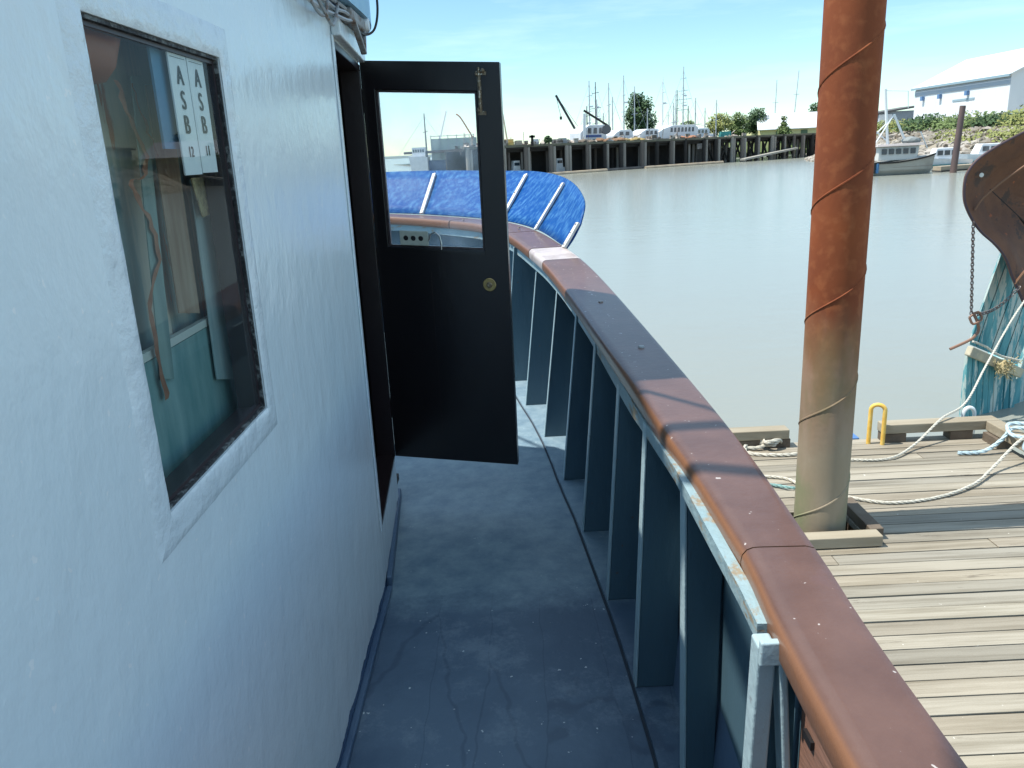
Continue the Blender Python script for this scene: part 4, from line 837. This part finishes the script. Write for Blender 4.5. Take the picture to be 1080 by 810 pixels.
# crane
t = thing('dock_crane', 'black lattice crane boom leaning left above the wharf', 'crane', (11, 112, 3.5))
g = MB(); a, b = Vector((10.9, 112, 4.0)), Vector((7.6, 112, 9.9))
g.bar(a, b, .28, .28); g.obj('boom', mat('crane_black', (.02, .022, .03), rough=.5), t); MB().box(10.3, 11.8, 111.3, 112.9, 3.5, 4.5).obj('cab', mat('crane_red', (.35, .07, .05), rough=.5), t, bev=.05)
MB().tube([(7.6, 112, 9.9), (8.2, 112, 7.2)], .03, 5).obj('hoist_cable', m_cablek, t); MB().box(8.05, 8.35, 111.9, 112.1, 6.8, 7.2).obj('hook_block', m_cablek, t); MB().tube([(7.6, 112, 9.9), (11.4, 112, 4.5)], .025, 5).obj('stay', m_cablek, t)
# clutter on the wharf edge
random.seed(9)
CL = [('crate', 'yellow fish crate stack left of the crane', 7.6, (.55, .42, .18), 1.2, .9), ('crate', 'pale tan crate beside the yellow stack', 9.0, (.5, .45, .36), 1.0, .7), ('net_pile', 'brown heap of nets in the middle of the wharf', 24.0, (.28, .16, .09), 3.2, .8),
      ('net_pile', 'grey brown heap of nets under the white striped boat', 19.5, (.16, .13, .10), 2.6, .7), ('net_pile', 'ochre heap of nets right of the middle of the wharf', 28.5, (.35, .26, .10), 2.6, .7), ('net_pile', 'rust coloured net heap on the right half of the wharf', 39.5, (.38, .18, .10), 2.2, .6),
      ('crate', 'white bait box near the crane foot', 11.6, (.66, .68, .70), .9, .8), ('crate', 'grey tote behind the pile heads right of the crane', 16.0, (.4, .42, .44), 1.1, .8), ('crate', 'teal tote near the right end of the wharf', 47.5, (.06, .30, .28), 1.6, .9)]
for nm, lb, s_, col, w, h in CL:
    q = A0+WD*s_-WN*1.2; g = MB(); mm = mat(lb[:14]+'_paint', col, tuple(v*.7 for v in col), rough=.8, scale=2)
    if nm == 'crate': g.box(q.x-w/2, q.x+w/2, q.y-.5, q.y+.5, 3.55, 3.55+h*.55); g.box(q.x-w/2*.9, q.x+w/2*.95, q.y-.45, q.y+.45, 3.56+h*.55, 3.55+h); g.obj
    else:
        for k in range(7): g.ball((q.x+random.uniform(-w/2, w/2), q.y+random.uniform(-.5, .5), 3.6+random.uniform(0, h*.4)), w*.22, .6, h*.45, sub=2, jit=.12)
    tag(g.obj(nm, mm, anchor=(q.x, q.y, 3.55)), lb, 'crate' if nm == 'crate' else 'net heap', 'gear on the wharf')
random.seed(77)
g = MB()
for k in range(170):
    s_ = random.uniform(1, 52)**1.0; q = A0+WD*s_-WN*random.uniform(.4, 3); t_ = random.random(); h = random.uniform(.15, .6)
    if t_ < .35: g.box(q.x-random.uniform(.1, .5), q.x+random.uniform(.1, .5), q.y-.3, q.y+.3, 3.56, 3.56+h*1.3)
    elif t_ < .7: g.ball((q.x, q.y, 3.6), random.uniform(.3, .8), .5, h, sub=1, jit=.2)
    elif t_ < .9: g.tube([q+Vector((0, 0, 3.5)), q+Vector((random.uniform(-.3, .3), 0, 3.6+random.uniform(.5, 1.9)))], .04, 5)
    else: g.bar(q+Vector((0, 0, 3.8)), q+WD*random.uniform(1, 3)+Vector((0, 0, 3.9+random.uniform(-.2, .8))), .09)
struct(g.obj('wharf_gear', mat('gear_mixed', (.10, .08, .06), (.50, .44, .38), rough=.8, scale=1.6, lim=(.4, .58), worn=(.10, .20, .16), worn_scale=1.1, worn_lim=.6)), 'stuff')
# moored fishing vessels behind the wharf: hull, cabin, masts with rigging
m_mast = mat('mast_grey', (.42, .45, .48), (.34, .37, .40), rough=.5); m_mastw = mat('mast_white', (.70, .72, .73), rough=.5); m_mastd = mat('mast_dark', (.10, .10, .11), rough=.6)
def vessel(label, x, y, L, cab, masts, hullc=(.5, .52, .54), grp='fishing boats moored behind the wharf', name='fishing_vessel', cat='boat', deck=1.6, sgn=1, rig=True):
    t = thing(name, label, cat, (x, y, 0), grp)
    hm = mat(label[:18]+'_hull', hullc, tuple(v*.8 for v in hullc), rough=.5, scale=1)
    rows = []
    for k in range(9):
        f = k/8; xx = x+(f-.5)*L*sgn; bw = L*.15*(1-max(0, (f-.55)/.45)**2); sh = deck+.9*max(0, f-.5)**1.5*2
        rows.append([(xx, y-bw*.7, -.3), (xx+.1*sgn*f*3, y-bw, sh), (xx+.1*sgn*f*3, y+bw, sh), (xx, y+bw*.7, -.3)])
    g = MB(); g.grid(rows, True); g.poly(rows[0][::-1]); g.poly(rows[-1]); g.obj('hull', hm, t, smooth=False)
    cx0, cx1, ch = cab; X0, X1 = x+cx0*L*sgn, x+cx1*L*sgn; X0, X1 = min(X0, X1), max(X0, X1); b = L*.1
    MB().hexa([(X0, y-b, deck), (X1, y-b, deck), (X1, y+b, deck), (X0, y+b, deck), (X0+.1, y-b*.9, deck+ch), (X1-.2, y-b*.9, deck+ch), (X1-.2, y+b*.9, deck+ch), (X0+.1, y+b*.9, deck+ch)]).obj('cabin', m_white, t, bev=.08)
    n = max(2, int((X1-X0)/1.0))
    for k in range(n):
        a = X0+.25+(X1-X0-.5)*k/n; MB().box(a, a+(X1-X0-.5)/n*.7, y-b*1.0, y-b*.93, deck+ch*.5, deck+ch*.82).obj('window', m_win, t)
    for (mx_, h, mt, arms) in masts:
        g = MB(); bx = x+mx_; g.tube([(bx, y, deck), (bx, y, h)], [.13, .06], 6)
        for (zf, w) in arms: z = deck+(h-deck)*zf; g.tube([(bx-w, y, z), (bx+w, y, z+.15)], .04, 5)
        g.obj('mast', mt, t)
        if rig:
            g = MB()
            for dx in (-L*.35, L*.3): g.tube([(bx, y, h*.96), (bx+dx, y, deck+.3)], .018, 4)
            g.obj('stay', m_mast, t)
        if arms and len(arms) > 1: g = MB(); zr_ = deck+(h-deck)*.66; g.box(bx+.1, bx+.55, y-.15, y+.15, zr_, zr_+.22); g.obj('radar', m_white, t)
    return t
vessel('trawler with a dark lattice mast behind the wharf right of the crane', 14.6, 121, 11, (-.35, .05, 3.6), [(-1.6, 12.2, m_mast, ((.6, .5), (.8, .4))), (-.7, 12.0, m_mastd, ((.45, .5), (.65, .8), (.85, .5))), (1.2, 11.8, m_mast, ((.7, .3),))])
vessel('trawler with two thin pale masts behind the wharf left of the tall tree', 18.6, 126, 10, (-.3, .1, 3.4), [(.1, 13.1, m_mast, ((.55, .4), (.75, .3))), (1.7, 11.5, m_mast, ((.6, .5),)), (-1.6, 10.2, m_mast, ())])
vessel('gillnetter with crossed white booms behind the wharf beside the tree', 25.5, 132, 11, (-.35, .1, 3.4), [(.2, 13.0, m_mastw, ((.65, .8), (.8, .5))), (2.2, 11.0, m_mastw, ((.5, .6),)), (-2.2, 8.6, m_mast, ())])
vessel('big trawler with the tallest rigged mast behind the middle of the wharf', 30.6, 136, 13, (-.3, .1, 3.6), [(-.8, 14.8, m_mast, ((.5, .9), (.62, 1.3), (.72, .8), (.86, .5))), (-1.8, 11.3, m_mastd, ((.7, .4),)), (1.2, 10.0, m_mast, ((.5, 1.1),)), (-3.2, 8, m_mastw, ())])
t = thing('flagpole', 'very tall thin pole standing left behind the white tent', 'pole', (58.5, 178, 3)); MB().tube([(58.5, 178, 3), (58.7, 178, 15)], [.14, .07], 6).obj('pole', m_mast, t); MB().tube([(58.0, 178, 10.5), (59.2, 178, 10.5)], .05, 5).obj('crossarm', m_mast, t)
t = thing('flagpole', 'tallest thin pole, just left of the rusty pile top', 'pole', (63.2, 179, 3)); MB().tube([(62.8, 179, 3), (63.6, 179, 16.8)], [.14, .07], 6).obj('pole', m_mast, t); MB().tube([(62.7, 179, 12), (63.9, 179, 12)], .05, 5).obj('crossarm', m_mast, t)
vessel('small seiner whose stubby masts stand nearest right of the crane boom', 12.6, 117, 8, (-.3, .1, 3.0), [(-.4, 8.6, m_mastd, ((.6, .6), (.8, .4))), (1.0, 9.4, m_mast, ((.5, .5), (.7, .5), (.85, .3))), (1.9, 7.6, m_mast, ((.6, .5),))])
vessel('small troller with grey poles between the tall tree and the biggest mast', 27.8, 131, 8, (-.3, .1, 3.0), [(-.6, 9.2, m_mast, ((.6, .6),)), (.9, 12.2, m_mast, ((.7, .5), (.82, .3))), (1.7, 8.6, m_mastd, ((.5, .4),))])
vessel('troller with low grey masts behind the long white cruiser', 35.2, 141, 9, (-.3, .1, 2.8), [(-.6, 8.6, m_mast, ((.6, .6),)), (1.3, 9.8, m_mast, ((.6, .5),))])
# boats and cabins standing on the wharf
def on_wharf(s_, off, z=3.72): q = A0+WD*s_-WN*off; return q+Vector((0, 0, z))
def ashore(label, s_, off, L, H, nose, stripe, wins, name='stored_boat', cat='boat'):
    q = on_wharf(s_, off); t = thing(name, label, cat, q, 'boats stored on the wharf'); P = lambda a, b, c: q+WD*a-WN*b+Vector((0, 0, c))
    prof = [(-L/2, .2, H*.55), (-L/2*.8, .05, H*.75), (-L*.15, 0, H), (L*.4, 0, H), (L/2, .1, H*.8)]
    rows = [[P(a, 0, z0), P(a, 0, h), P(a, 2.2, h), P(a, 2.2, z0)] for a, z0, h in prof]
    g = MB(); g.grid(rows, True); g.poly(rows[0][::-1]); g.poly(rows[-1]); g.obj('body', m_white, t, bev=.08)
    for k in range(wins):
        a = -L*.22+(L*.64)*k/wins; g = MB(); w_ = L*.64/wins*.62
        g.hexa([P(a, -.03, H*.5), P(a+w_, -.03, H*.5), P(a+w_, .05, H*.5), P(a, .05, H*.5), P(a+.08, -.03, H*.82), P(a+w_, -.03, H*.82), P(a+w_, .05, H*.82), P(a+.08, .05, H*.82)]); g.obj('window', m_win, t)
    if stripe:
        g = MB(); g.hexa([P(-L*.4, -.03, H*.28), P(L*.3, -.03, H*.28), P(L*.3, .05, H*.28), P(-L*.4, .05, H*.28), P(-L*.4, -.03, H*.42), P(L*.3, -.03, H*.42), P(L*.3, .05, H*.42), P(-L*.4, .05, H*.42)]); g.obj('stripe', mat('boat_blue', (.04, .10, .30), rough=.4), t)
    g = MB()
    for a in (-L*.3, L*.3): g.hexa([P(a-.2, .2, -.18), P(a+.2, .2, -.18), P(a+.2, 2, -.18), P(a-.2, 2, -.18), P(a-.15, .2, .25), P(a+.15, .2, .25), P(a+.15, 2, .25), P(a-.15, 2, .25)])
    g.obj('cradle', m_wdark, t)
ashore('white boat with a blue stripe propped up on the wharf under the dark boom', 22.5, 2.5, 4.6, 2.2, 0, True, 3)
ashore('long white cabin cruiser with a row of dark windows on the wharf', 39.5, 3, 8.2, 1.9, 0, False, 7)
ashore('short white cabin cruiser nose just left of the long one', 34.0, 3.4, 4.0, 1.5, 0, False, 3)
ashore('low white covered boat left of the short cruiser', 29.4, 4, 3.6, 1.5, 0, False, 2)
ashore('small grey white boat right of the long cruiser', 45.5, 4, 3.6, 1.4, 0, False, 3)
q = on_wharf(21.5, 2); t = thing('loader_boom', 'dark angled loader arm beside the striped boat on the wharf', 'loader', q)
MB().bar(q+Vector((-.9, -.6, 4.0)), q+Vector((2.2, -.6, 2.0)), .25).obj('arm', m_wdark, t); MB().bar(q+Vector((-.9, -.6, 0)), q+Vector((-.8, -.6, 3.6)), .35).obj('column', m_mastw, t)
MB().tube([q+Vector((2.0, -1.1, 1.5)), q+Vector((2.0, -.1, 1.5))], .6, 14).obj('net_drum', m_mastd, t)
# white tent shed with the yellow wall
t = thing('tent_shed', 'long white roofed shed with a pale yellow wall beyond the wharf end', 'shed', (60, 168, 3))
MB().hexa([(52, 166, 3), (70, 166, 3), (70, 176, 3), (52, 176, 3), (52, 166, 5.0), (70, 166, 5.0), (70, 176, 5.0), (52, 176, 5.0)]).obj('wall', mat('pale_yellow_wall', (.58, .55, .28), (.62, .6, .36), rough=.8), t)
g = MB(); g.grid([[(51, 165, 4.9), (71, 165, 4.9)], [(52.5, 171, 8.0), (69.5, 171, 8.0)], [(51, 177, 4.9), (71, 177, 4.9)]]); g.obj('roof', m_white, t, solid=.15)
for x in (55, 60, 64, 67): MB().box(x, x+1.3, 165.9, 166.05, 3.0, 4.6).obj('door', mat('shed_door_green', (.10, .16, .10), rough=.7), t)
# trawler with blue hull seen through the door pane
tr = vessel('distant white wheelhouse trawler with blue hull seen through the door window', -5.2, 104, 11, (-.42, -.22, 0.01), [(-4.1, 8.0, m_mastd, ((.6, .3),))], (.06, .13, .28), grp='fishing boats moored behind the wharf', deck=2.4)
def part(g, nm, mm): g.obj(nm, mm, tr)
g = MB(); g.hexa([(-10.9, 101.2, .2), (-9.0, 101.2, .2), (-9.0, 105, .2), (-10.5, 105, .2), (-11.3, 101.0, 3.0), (-9.0, 101.0, 2.8), (-9.0, 105, 2.8), (-11.0, 105, 3.0)]); part(g, 'white_bow', m_white)
g = MB(); g.box(-10.9, -9.3, 101.8, 104, 2.9, 4.0); part(g, 'wheelhouse', m_white)
for k in range(5): g = MB(); g.box(-10.8+k*.29, -10.6+k*.29, 101.75, 101.79, 3.4, 3.75); part(g, 'window', m_win)
g = MB(); g.box(-8.5, -3.0, 102, 105, 2.42, 4.9); part(g, 'net_shelter', mat('faded_green_canvas', (.34, .42, .38), (.44, .5, .46), rough=.8, scale=.6))
g = MB()
for k in range(6): g.bar((-8.5+k*1.05, 101.9, 2.4), (-8.5+k*1.05, 101.9, 5.3), .08)
g.bar((-8.5, 101.9, 5.2), (-3.2, 101.9, 5.2), .06); part(g, 'railing', m_mast)
g = MB(); g.tube([(-8.2, 103, 2.4), (-6.5, 103, 8.1)], .10, 6); part(g, 'boom', m_mastw)
g = MB(); g.tube(crom([(-5.3, 103, 7.7), (-4.8, 103, 7.3), (-3.8, 103, 5.6), (-2.7, 103, 3.6)], 4), .09, 6); part(g, 'boom', mat('orange_boom', (.45, .20, .12), rough=.6))

# ------------------------------------------------------------------ right bank: rocks, bushes, boats, buildings
random.seed(17)
g = MB()
for i in range(1500):
    y = random.uniform(44, 118); x = shore(y)+random.uniform(-.6, 7.5); dx = x-shore(y); z = min(2.9, max(0, dx*.46))
    rr = random.uniform(.25, .75); g.ball((x, y, z), rr*random.uniform(.8, 1.4), rr, rr*.65, sub=1, jit=.22)
struct(g.obj('riprap', mat('riprap_stone', (.19, .17, .14), (.37, .34, .30), rough=.9, scale=.5, lim=(.42, .55), worn=(.15, .12, .09), worn_scale=.9, worn_lim=.54)), 'stuff')
random.seed(23)
SH = [(96, G1, 1.6), (92, G2, 1.4), (87, G2, 1.5), (82, G1, 1.3), (78, G3, 1.6), (74, G2, 2.8), (70, G3, 3.1), (66, G2, 3.3), (62, G3, 3.3), (58, G2, 3.4), (54, G2, 3.4), (101, G3, 1.3), (106, G2, 1.2)]
desc = ['dark green bush under the left corner of the white warehouse', 'mid green bush on the bank behind the fishing boat mast', 'low green bush behind the wooden fishing boat', 'dark bush on the bank above the small white cruiser', 'yellow green grassy bush left of the dark post top', 'leafy green bush right behind the dark post', 'tall yellowish bush right of the dark post', 'green bush in the middle of the right bank hedge', 'yellow green bush near the warehouse corner',
        'green bush above the moored white boats at right', 'rightmost green bush at the picture edge', 'yellow green scrub left of the fishing boat mast', 'scrubby green bush beside the grey shed']
SH = [q+(8.5, 3.0) for q in SH]+[(76, G3, 1.3, 5.6, 1.9), (71, G3, 1.6, 5.4, 1.9), (66.5, G2, 1.5, 5.2, 1.9), (61, G3, 1.7, 5.0, 1.8), (84, G3, 1.0, 5.8, 1.9)]
desc += ['dry yellow grass clump low on the rocks behind the small white cruiser', 'yellow green grass clump low on the bank right behind the dark post', 'green clump low on the bank above the cruiser with the green band', 'wide yellowish clump low on the rocks above the rightmost cruiser', 'small grass clump among the rocks above the wooden fishing boat']
for (y, m_, h, dx_, z_), lb in zip(SH, desc):
    x = shore(y)+dx_; t = thing('shrub', lb, 'shrub', (x, y, z_-.4), 'bushes along the right bank'); bl = [(x+random.uniform(-1.6, 1.6), y+random.uniform(-2.6, 2.6), z_+random.uniform(0, h*.8), 2.0, 2.6, h*.6) for k in range(7)]
    g = MB(); crown(g, bl, 2200, .17); g.obj('foliage', m_, t)
    g = MB()
    for k in range(4): a = random.uniform(0, 6.28); g.tube([(x, y, z_-.5), (x+math.cos(a), y+math.sin(a), z_+.6)], .04, 5)
    g.obj('stem', m_trunk, t)
# warehouse
wx, ya, yb = 59, 97, 119
t = thing('warehouse', 'large white metal warehouse with a low gabled roof on the right bank', 'warehouse', (wx+6, 108, 3.3))
m_wh = mat('white_cladding', (.66, .69, .72), (.70, .73, .75), rough=.5, scale=.4, bump=.3, bscale=8, stretch=(1, 6, .05)); m_blueT = mat('blue_trim', (.26, .36, .42), rough=.5)
g = MB(); V = [(wx, ya, 3), (wx+14, ya, 3), (wx+14, yb, 3), (wx, yb, 3)]
g.grid([[(wx, yb, 3), (wx, yb, 9)], [(wx, ya, 3), (wx, ya, 9)]]); g.poly([(wx, ya, 3), (wx+14, ya, 3), (wx+14, ya, 9), (wx+7, ya, 12.3), (wx, ya, 9)]); g.poly([(wx, yb, 3), (wx, yb, 9), (wx+7, yb, 12.3), (wx+14, yb, 9), (wx+14, yb, 3)]); g.grid([[(wx+14, ya, 3), (wx+14, ya, 9)], [(wx+14, yb, 3), (wx+14, yb, 9)]])
g.obj('wall', m_wh, t)
g = MB(); g.grid([[(wx-.35, ya-.4, 8.95), (wx-.35, yb+.4, 8.95)], [(wx+7, ya-.4, 12.45), (wx+7, yb+.4, 12.45)], [(wx+14.35, ya-.4, 8.95), (wx+14.35, yb+.4, 8.95)]]); g.obj('roof', mat('white_roof_metal', (.78, .80, .80), rough=.4), t, solid=.12)
MB().box(wx-.5, wx-.37, ya-.4, yb+.4, 8.7, 8.95).obj('gutter', m_blueT, t)
MB().box(wx-.08, wx-.02, ya, yb, 7.9, 8.6).obj('upper_band', mat('grey_band', (.36, .42, .50), rough=.5), t)
for y in (116.5, 112, 105.5): MB().box(wx-.4, wx-.06, y-.28, y+.28, 7.2, 7.75).obj('wall_lamp', mat('lamp_blue', (.10, .20, .38), rough=.5), t)
MB().box(wx-.06, wx-.02, 104, 109, 6.6, 6.85).obj('sign_strip', m_blueT, t)
t = thing('net_shed', 'small grey shed with a dark roof left of the white warehouse', 'shed', (60, 128, 3)); MB().box(56.5, 62, 124, 130, 3, 6.2).obj('wall', mat('grey_blue_siding', (.26, .31, .36), (.3, .35, .4), rough=.7), t)
g = MB(); g.grid([[(56, 123.6, 6.0), (62.5, 123.6, 6.8)], [(56, 130.5, 6.0), (62.5, 130.5, 6.8)]]); g.obj('roof', mat('dark_shed_roof', (.12, .12, .12), rough=.8), t, solid=.25); MB().box(56.3, 58.2, 123.8, 123.98, 3, 5.8).obj('door', m_white, t)
# wooden fishing boat moored at the bank
fb = thing('moored_fishing_boat', 'old greyish wooden fishing boat with a white A frame mast at the right bank', 'boat', (30.3, 62, 0), 'boats along the right bank')
m_fbh = mat('weathered_grey_hull', (.38, .37, .33), (.30, .29, .26), rough=.6, scale=1.2, stretch=(.3, 1, 4))
rows = []
for k in range(11):
    f = k/10; x = 28.0+f*4.9; bw = 1.25*(1-max(0, (f-.5)/.5)**2.2); sh = .95+.75*max(0, f-.3)**1.3; rows.append([(x, 61.5-bw*.55, -.2), (x+.25*f, 61.5-bw*.9, .35), (x+.4*f, 61.5-bw, sh), (x+.4*f, 61.5+bw, sh), (x+.25*f, 61.5+bw*.9, .35), (x, 61.5+bw*.55, -.2)])
g = MB(); g.grid(rows, True); g.poly(rows[0][::-1]); g.poly(rows[-1]); g.obj('hull', m_fbh, fb)
g = MB(); g.grid([[Vector(rw[2])+Vector((0, -.03, -.10)), Vector(rw[2])+Vector((0, -.03, .02))] for rw in rows]); g.obj('rub_rail', m_wdark, fb, solid=.05)
g = MB(); g.grid([[Vector(rw[1])+Vector((0, -.03, .20)), Vector(rw[1])+Vector((0, -.03, .26))] for rw in rows]); g.obj('hull_stripe', m_pilel, fb, solid=.03)
MB().hexa([(28.7, 60.8, 1.05), (31.6, 60.8, 1.05), (31.6, 62.2, 1.05), (28.7, 62.2, 1.05), (28.75, 60.85, 2.05), (31.75, 60.85, 2.05), (31.75, 62.15, 2.05), (28.75, 62.15, 2.05)]).obj('cabin', mat('cabin_pale_grey', (.50, .50, .48), rough=.5), fb, bev=.05)
for k in range(5): MB().box(28.95+k*.53, 29.3+k*.53, 60.74, 60.8, 1.5, 1.88).obj('window', m_win, fb)
MB().hexa([(28.5, 60.6, 2.06), (32.0, 60.6, 2.06), (32.0, 62.4, 2.06), (28.5, 62.4, 2.06), (28.6, 60.7, 2.2), (31.9, 60.7, 2.25), (31.9, 62.3, 2.25), (28.6, 62.3, 2.2)]).obj('roof', mat('pinkish_roof', (.42, .36, .35), (.34, .33, .32), rough=.7), fb)
g = MB(); g.ball((31.3, 61.4, 2.4), .7, .5, .3, sub=2, jit=.1); g.obj('net_heap', mat('grey_net', (.22, .24, .24), rough=.9), fb)
for a, b, w in (((29.6, 61.4, 2.2), (29.1, 61.4, 6.1), .10), ((29.9, 61.4, 4.3), (31.0, 61.4, 2.2), .08), ((29.9, 61.4, 4.3), (28.5, 61.0, 2.3), .05), ((28.4, 61.4, 3.4), (29.7, 61.4, 2.3), .05), ((28.6, 61.4, 2.9), (30.0, 61.4, 4.3), .05), ((29.1, 61.4, 6.0), (30.8, 61.4, 5.9), .03), ((30.8, 61.4, 5.9), (30.9, 61.4, 4.7), .025), ((32.0, 61.4, 3.0), (32.6, 61.4, 1.8), .04)):
    MB().tube([a, b], w, 6).obj('mast' if w > .06 else 'rigging_pole', m_mastw, fb, smooth=True)
for x in (28.2, 28.45): MB().tube([(x, 60.3, .2), (x, 60.3, .9)], .14, 8).obj('fender', mat('blue_fender', (.05, .15, .30), rough=.5) if x > 28.3 else m_cablek, fb, smooth=True)
for o_ in [fb]: o_.location.x -= .9
# small white cruisers
def cruiser(label, x, y, L, deck, ch, sgn=-1):
    t = thing('moored_cruiser', label, 'boat', (x, y, 0), 'boats along the right bank'); rows = []
    for k in range(9):
        f = k/8; xx = x+(f-.5)*L*sgn; bw = L*.17*(1-max(0, (f-.5)/.5)**2); rows.append([(xx, y-bw*.6, -.2), (xx+.12*f*sgn*2, y-bw, deck+.25*f), (xx+.12*f*sgn*2, y+bw, deck+.25*f), (xx, y+bw*.6, -.2)])
    g = MB(); g.grid(rows, True); g.poly(rows[0]); g.poly(rows[-1]); g.obj('hull', m_white, t)
    MB().hexa([(x-L*.28, y-L*.12, deck), (x+L*.28, y-L*.12, deck), (x+L*.28, y+L*.12, deck), (x-L*.28, y+L*.12, deck), (x-L*.2, y-L*.1, deck+ch), (x+L*.24, y-L*.1, deck+ch), (x+L*.24, y+L*.1, deck+ch), (x-L*.2, y+L*.1, deck+ch)]).obj('cabin', m_white, t, bev=.05)
    for k in range(3): a = x-L*.19+k*L*.14; MB().box(a, a+L*.1, y-L*.128, y-L*.112, deck+ch*.42, deck+ch*.8).obj('window', m_win, t)
    MB().box(x-L*.45, x+L*.42, y-L*.175, y-L*.165, deck*.25, deck*.6).obj('hull_band', mat('sea_green_band', (.08, .22, .22), rough=.5), t)
cruiser('small white cabin cruiser between the wooden fishing boat and the dark post', 35.2, 65.5, 4.0, .75, .95)
cruiser('white cruiser with green hull band right of the dark post', 41.5, 70, 5.0, .8, 1.0)
cruiser('rightmost white cruiser half hidden by the rusty plate', 44.6, 66, 6.0, .9, 1.3)
g = MB(); g.tube([(33.0, 60, -1), (33.25, 60, 4.65)], [.24, .2], 10); tag(g.obj('wooden_pile', mat('dark_wet_pile', (.07, .055, .065), (.16, .10, .08), rough=.8, scale=.7, stretch=(1, 1, .3)), smooth=True, anchor=(33, 60, 0)), 'tall dark wooden post standing in the water beside the moored boats', 'post')
t = thing('marina_float', 'thin low float behind the boats at the right bank', 'dock', (38, 68, 0)); MB().hexa([(33.2, 62, .1), (46, 67.5, .1), (46, 69, .1), (33.2, 63.2, .1), (33.2, 62, .4), (46, 67.5, .4), (46, 69, .4), (33.2, 63.2, .4)]).obj('decking', m_log, t)
MB().hexa([(33.2, 61.9, -.2), (46, 67.4, -.2), (46, 69, -.2), (33.2, 63.3, -.2), (33.2, 61.9, .097), (46, 67.4, .097), (46, 69, .097), (33.2, 63.3, .097)]).obj('float_log', m_wdark, t)
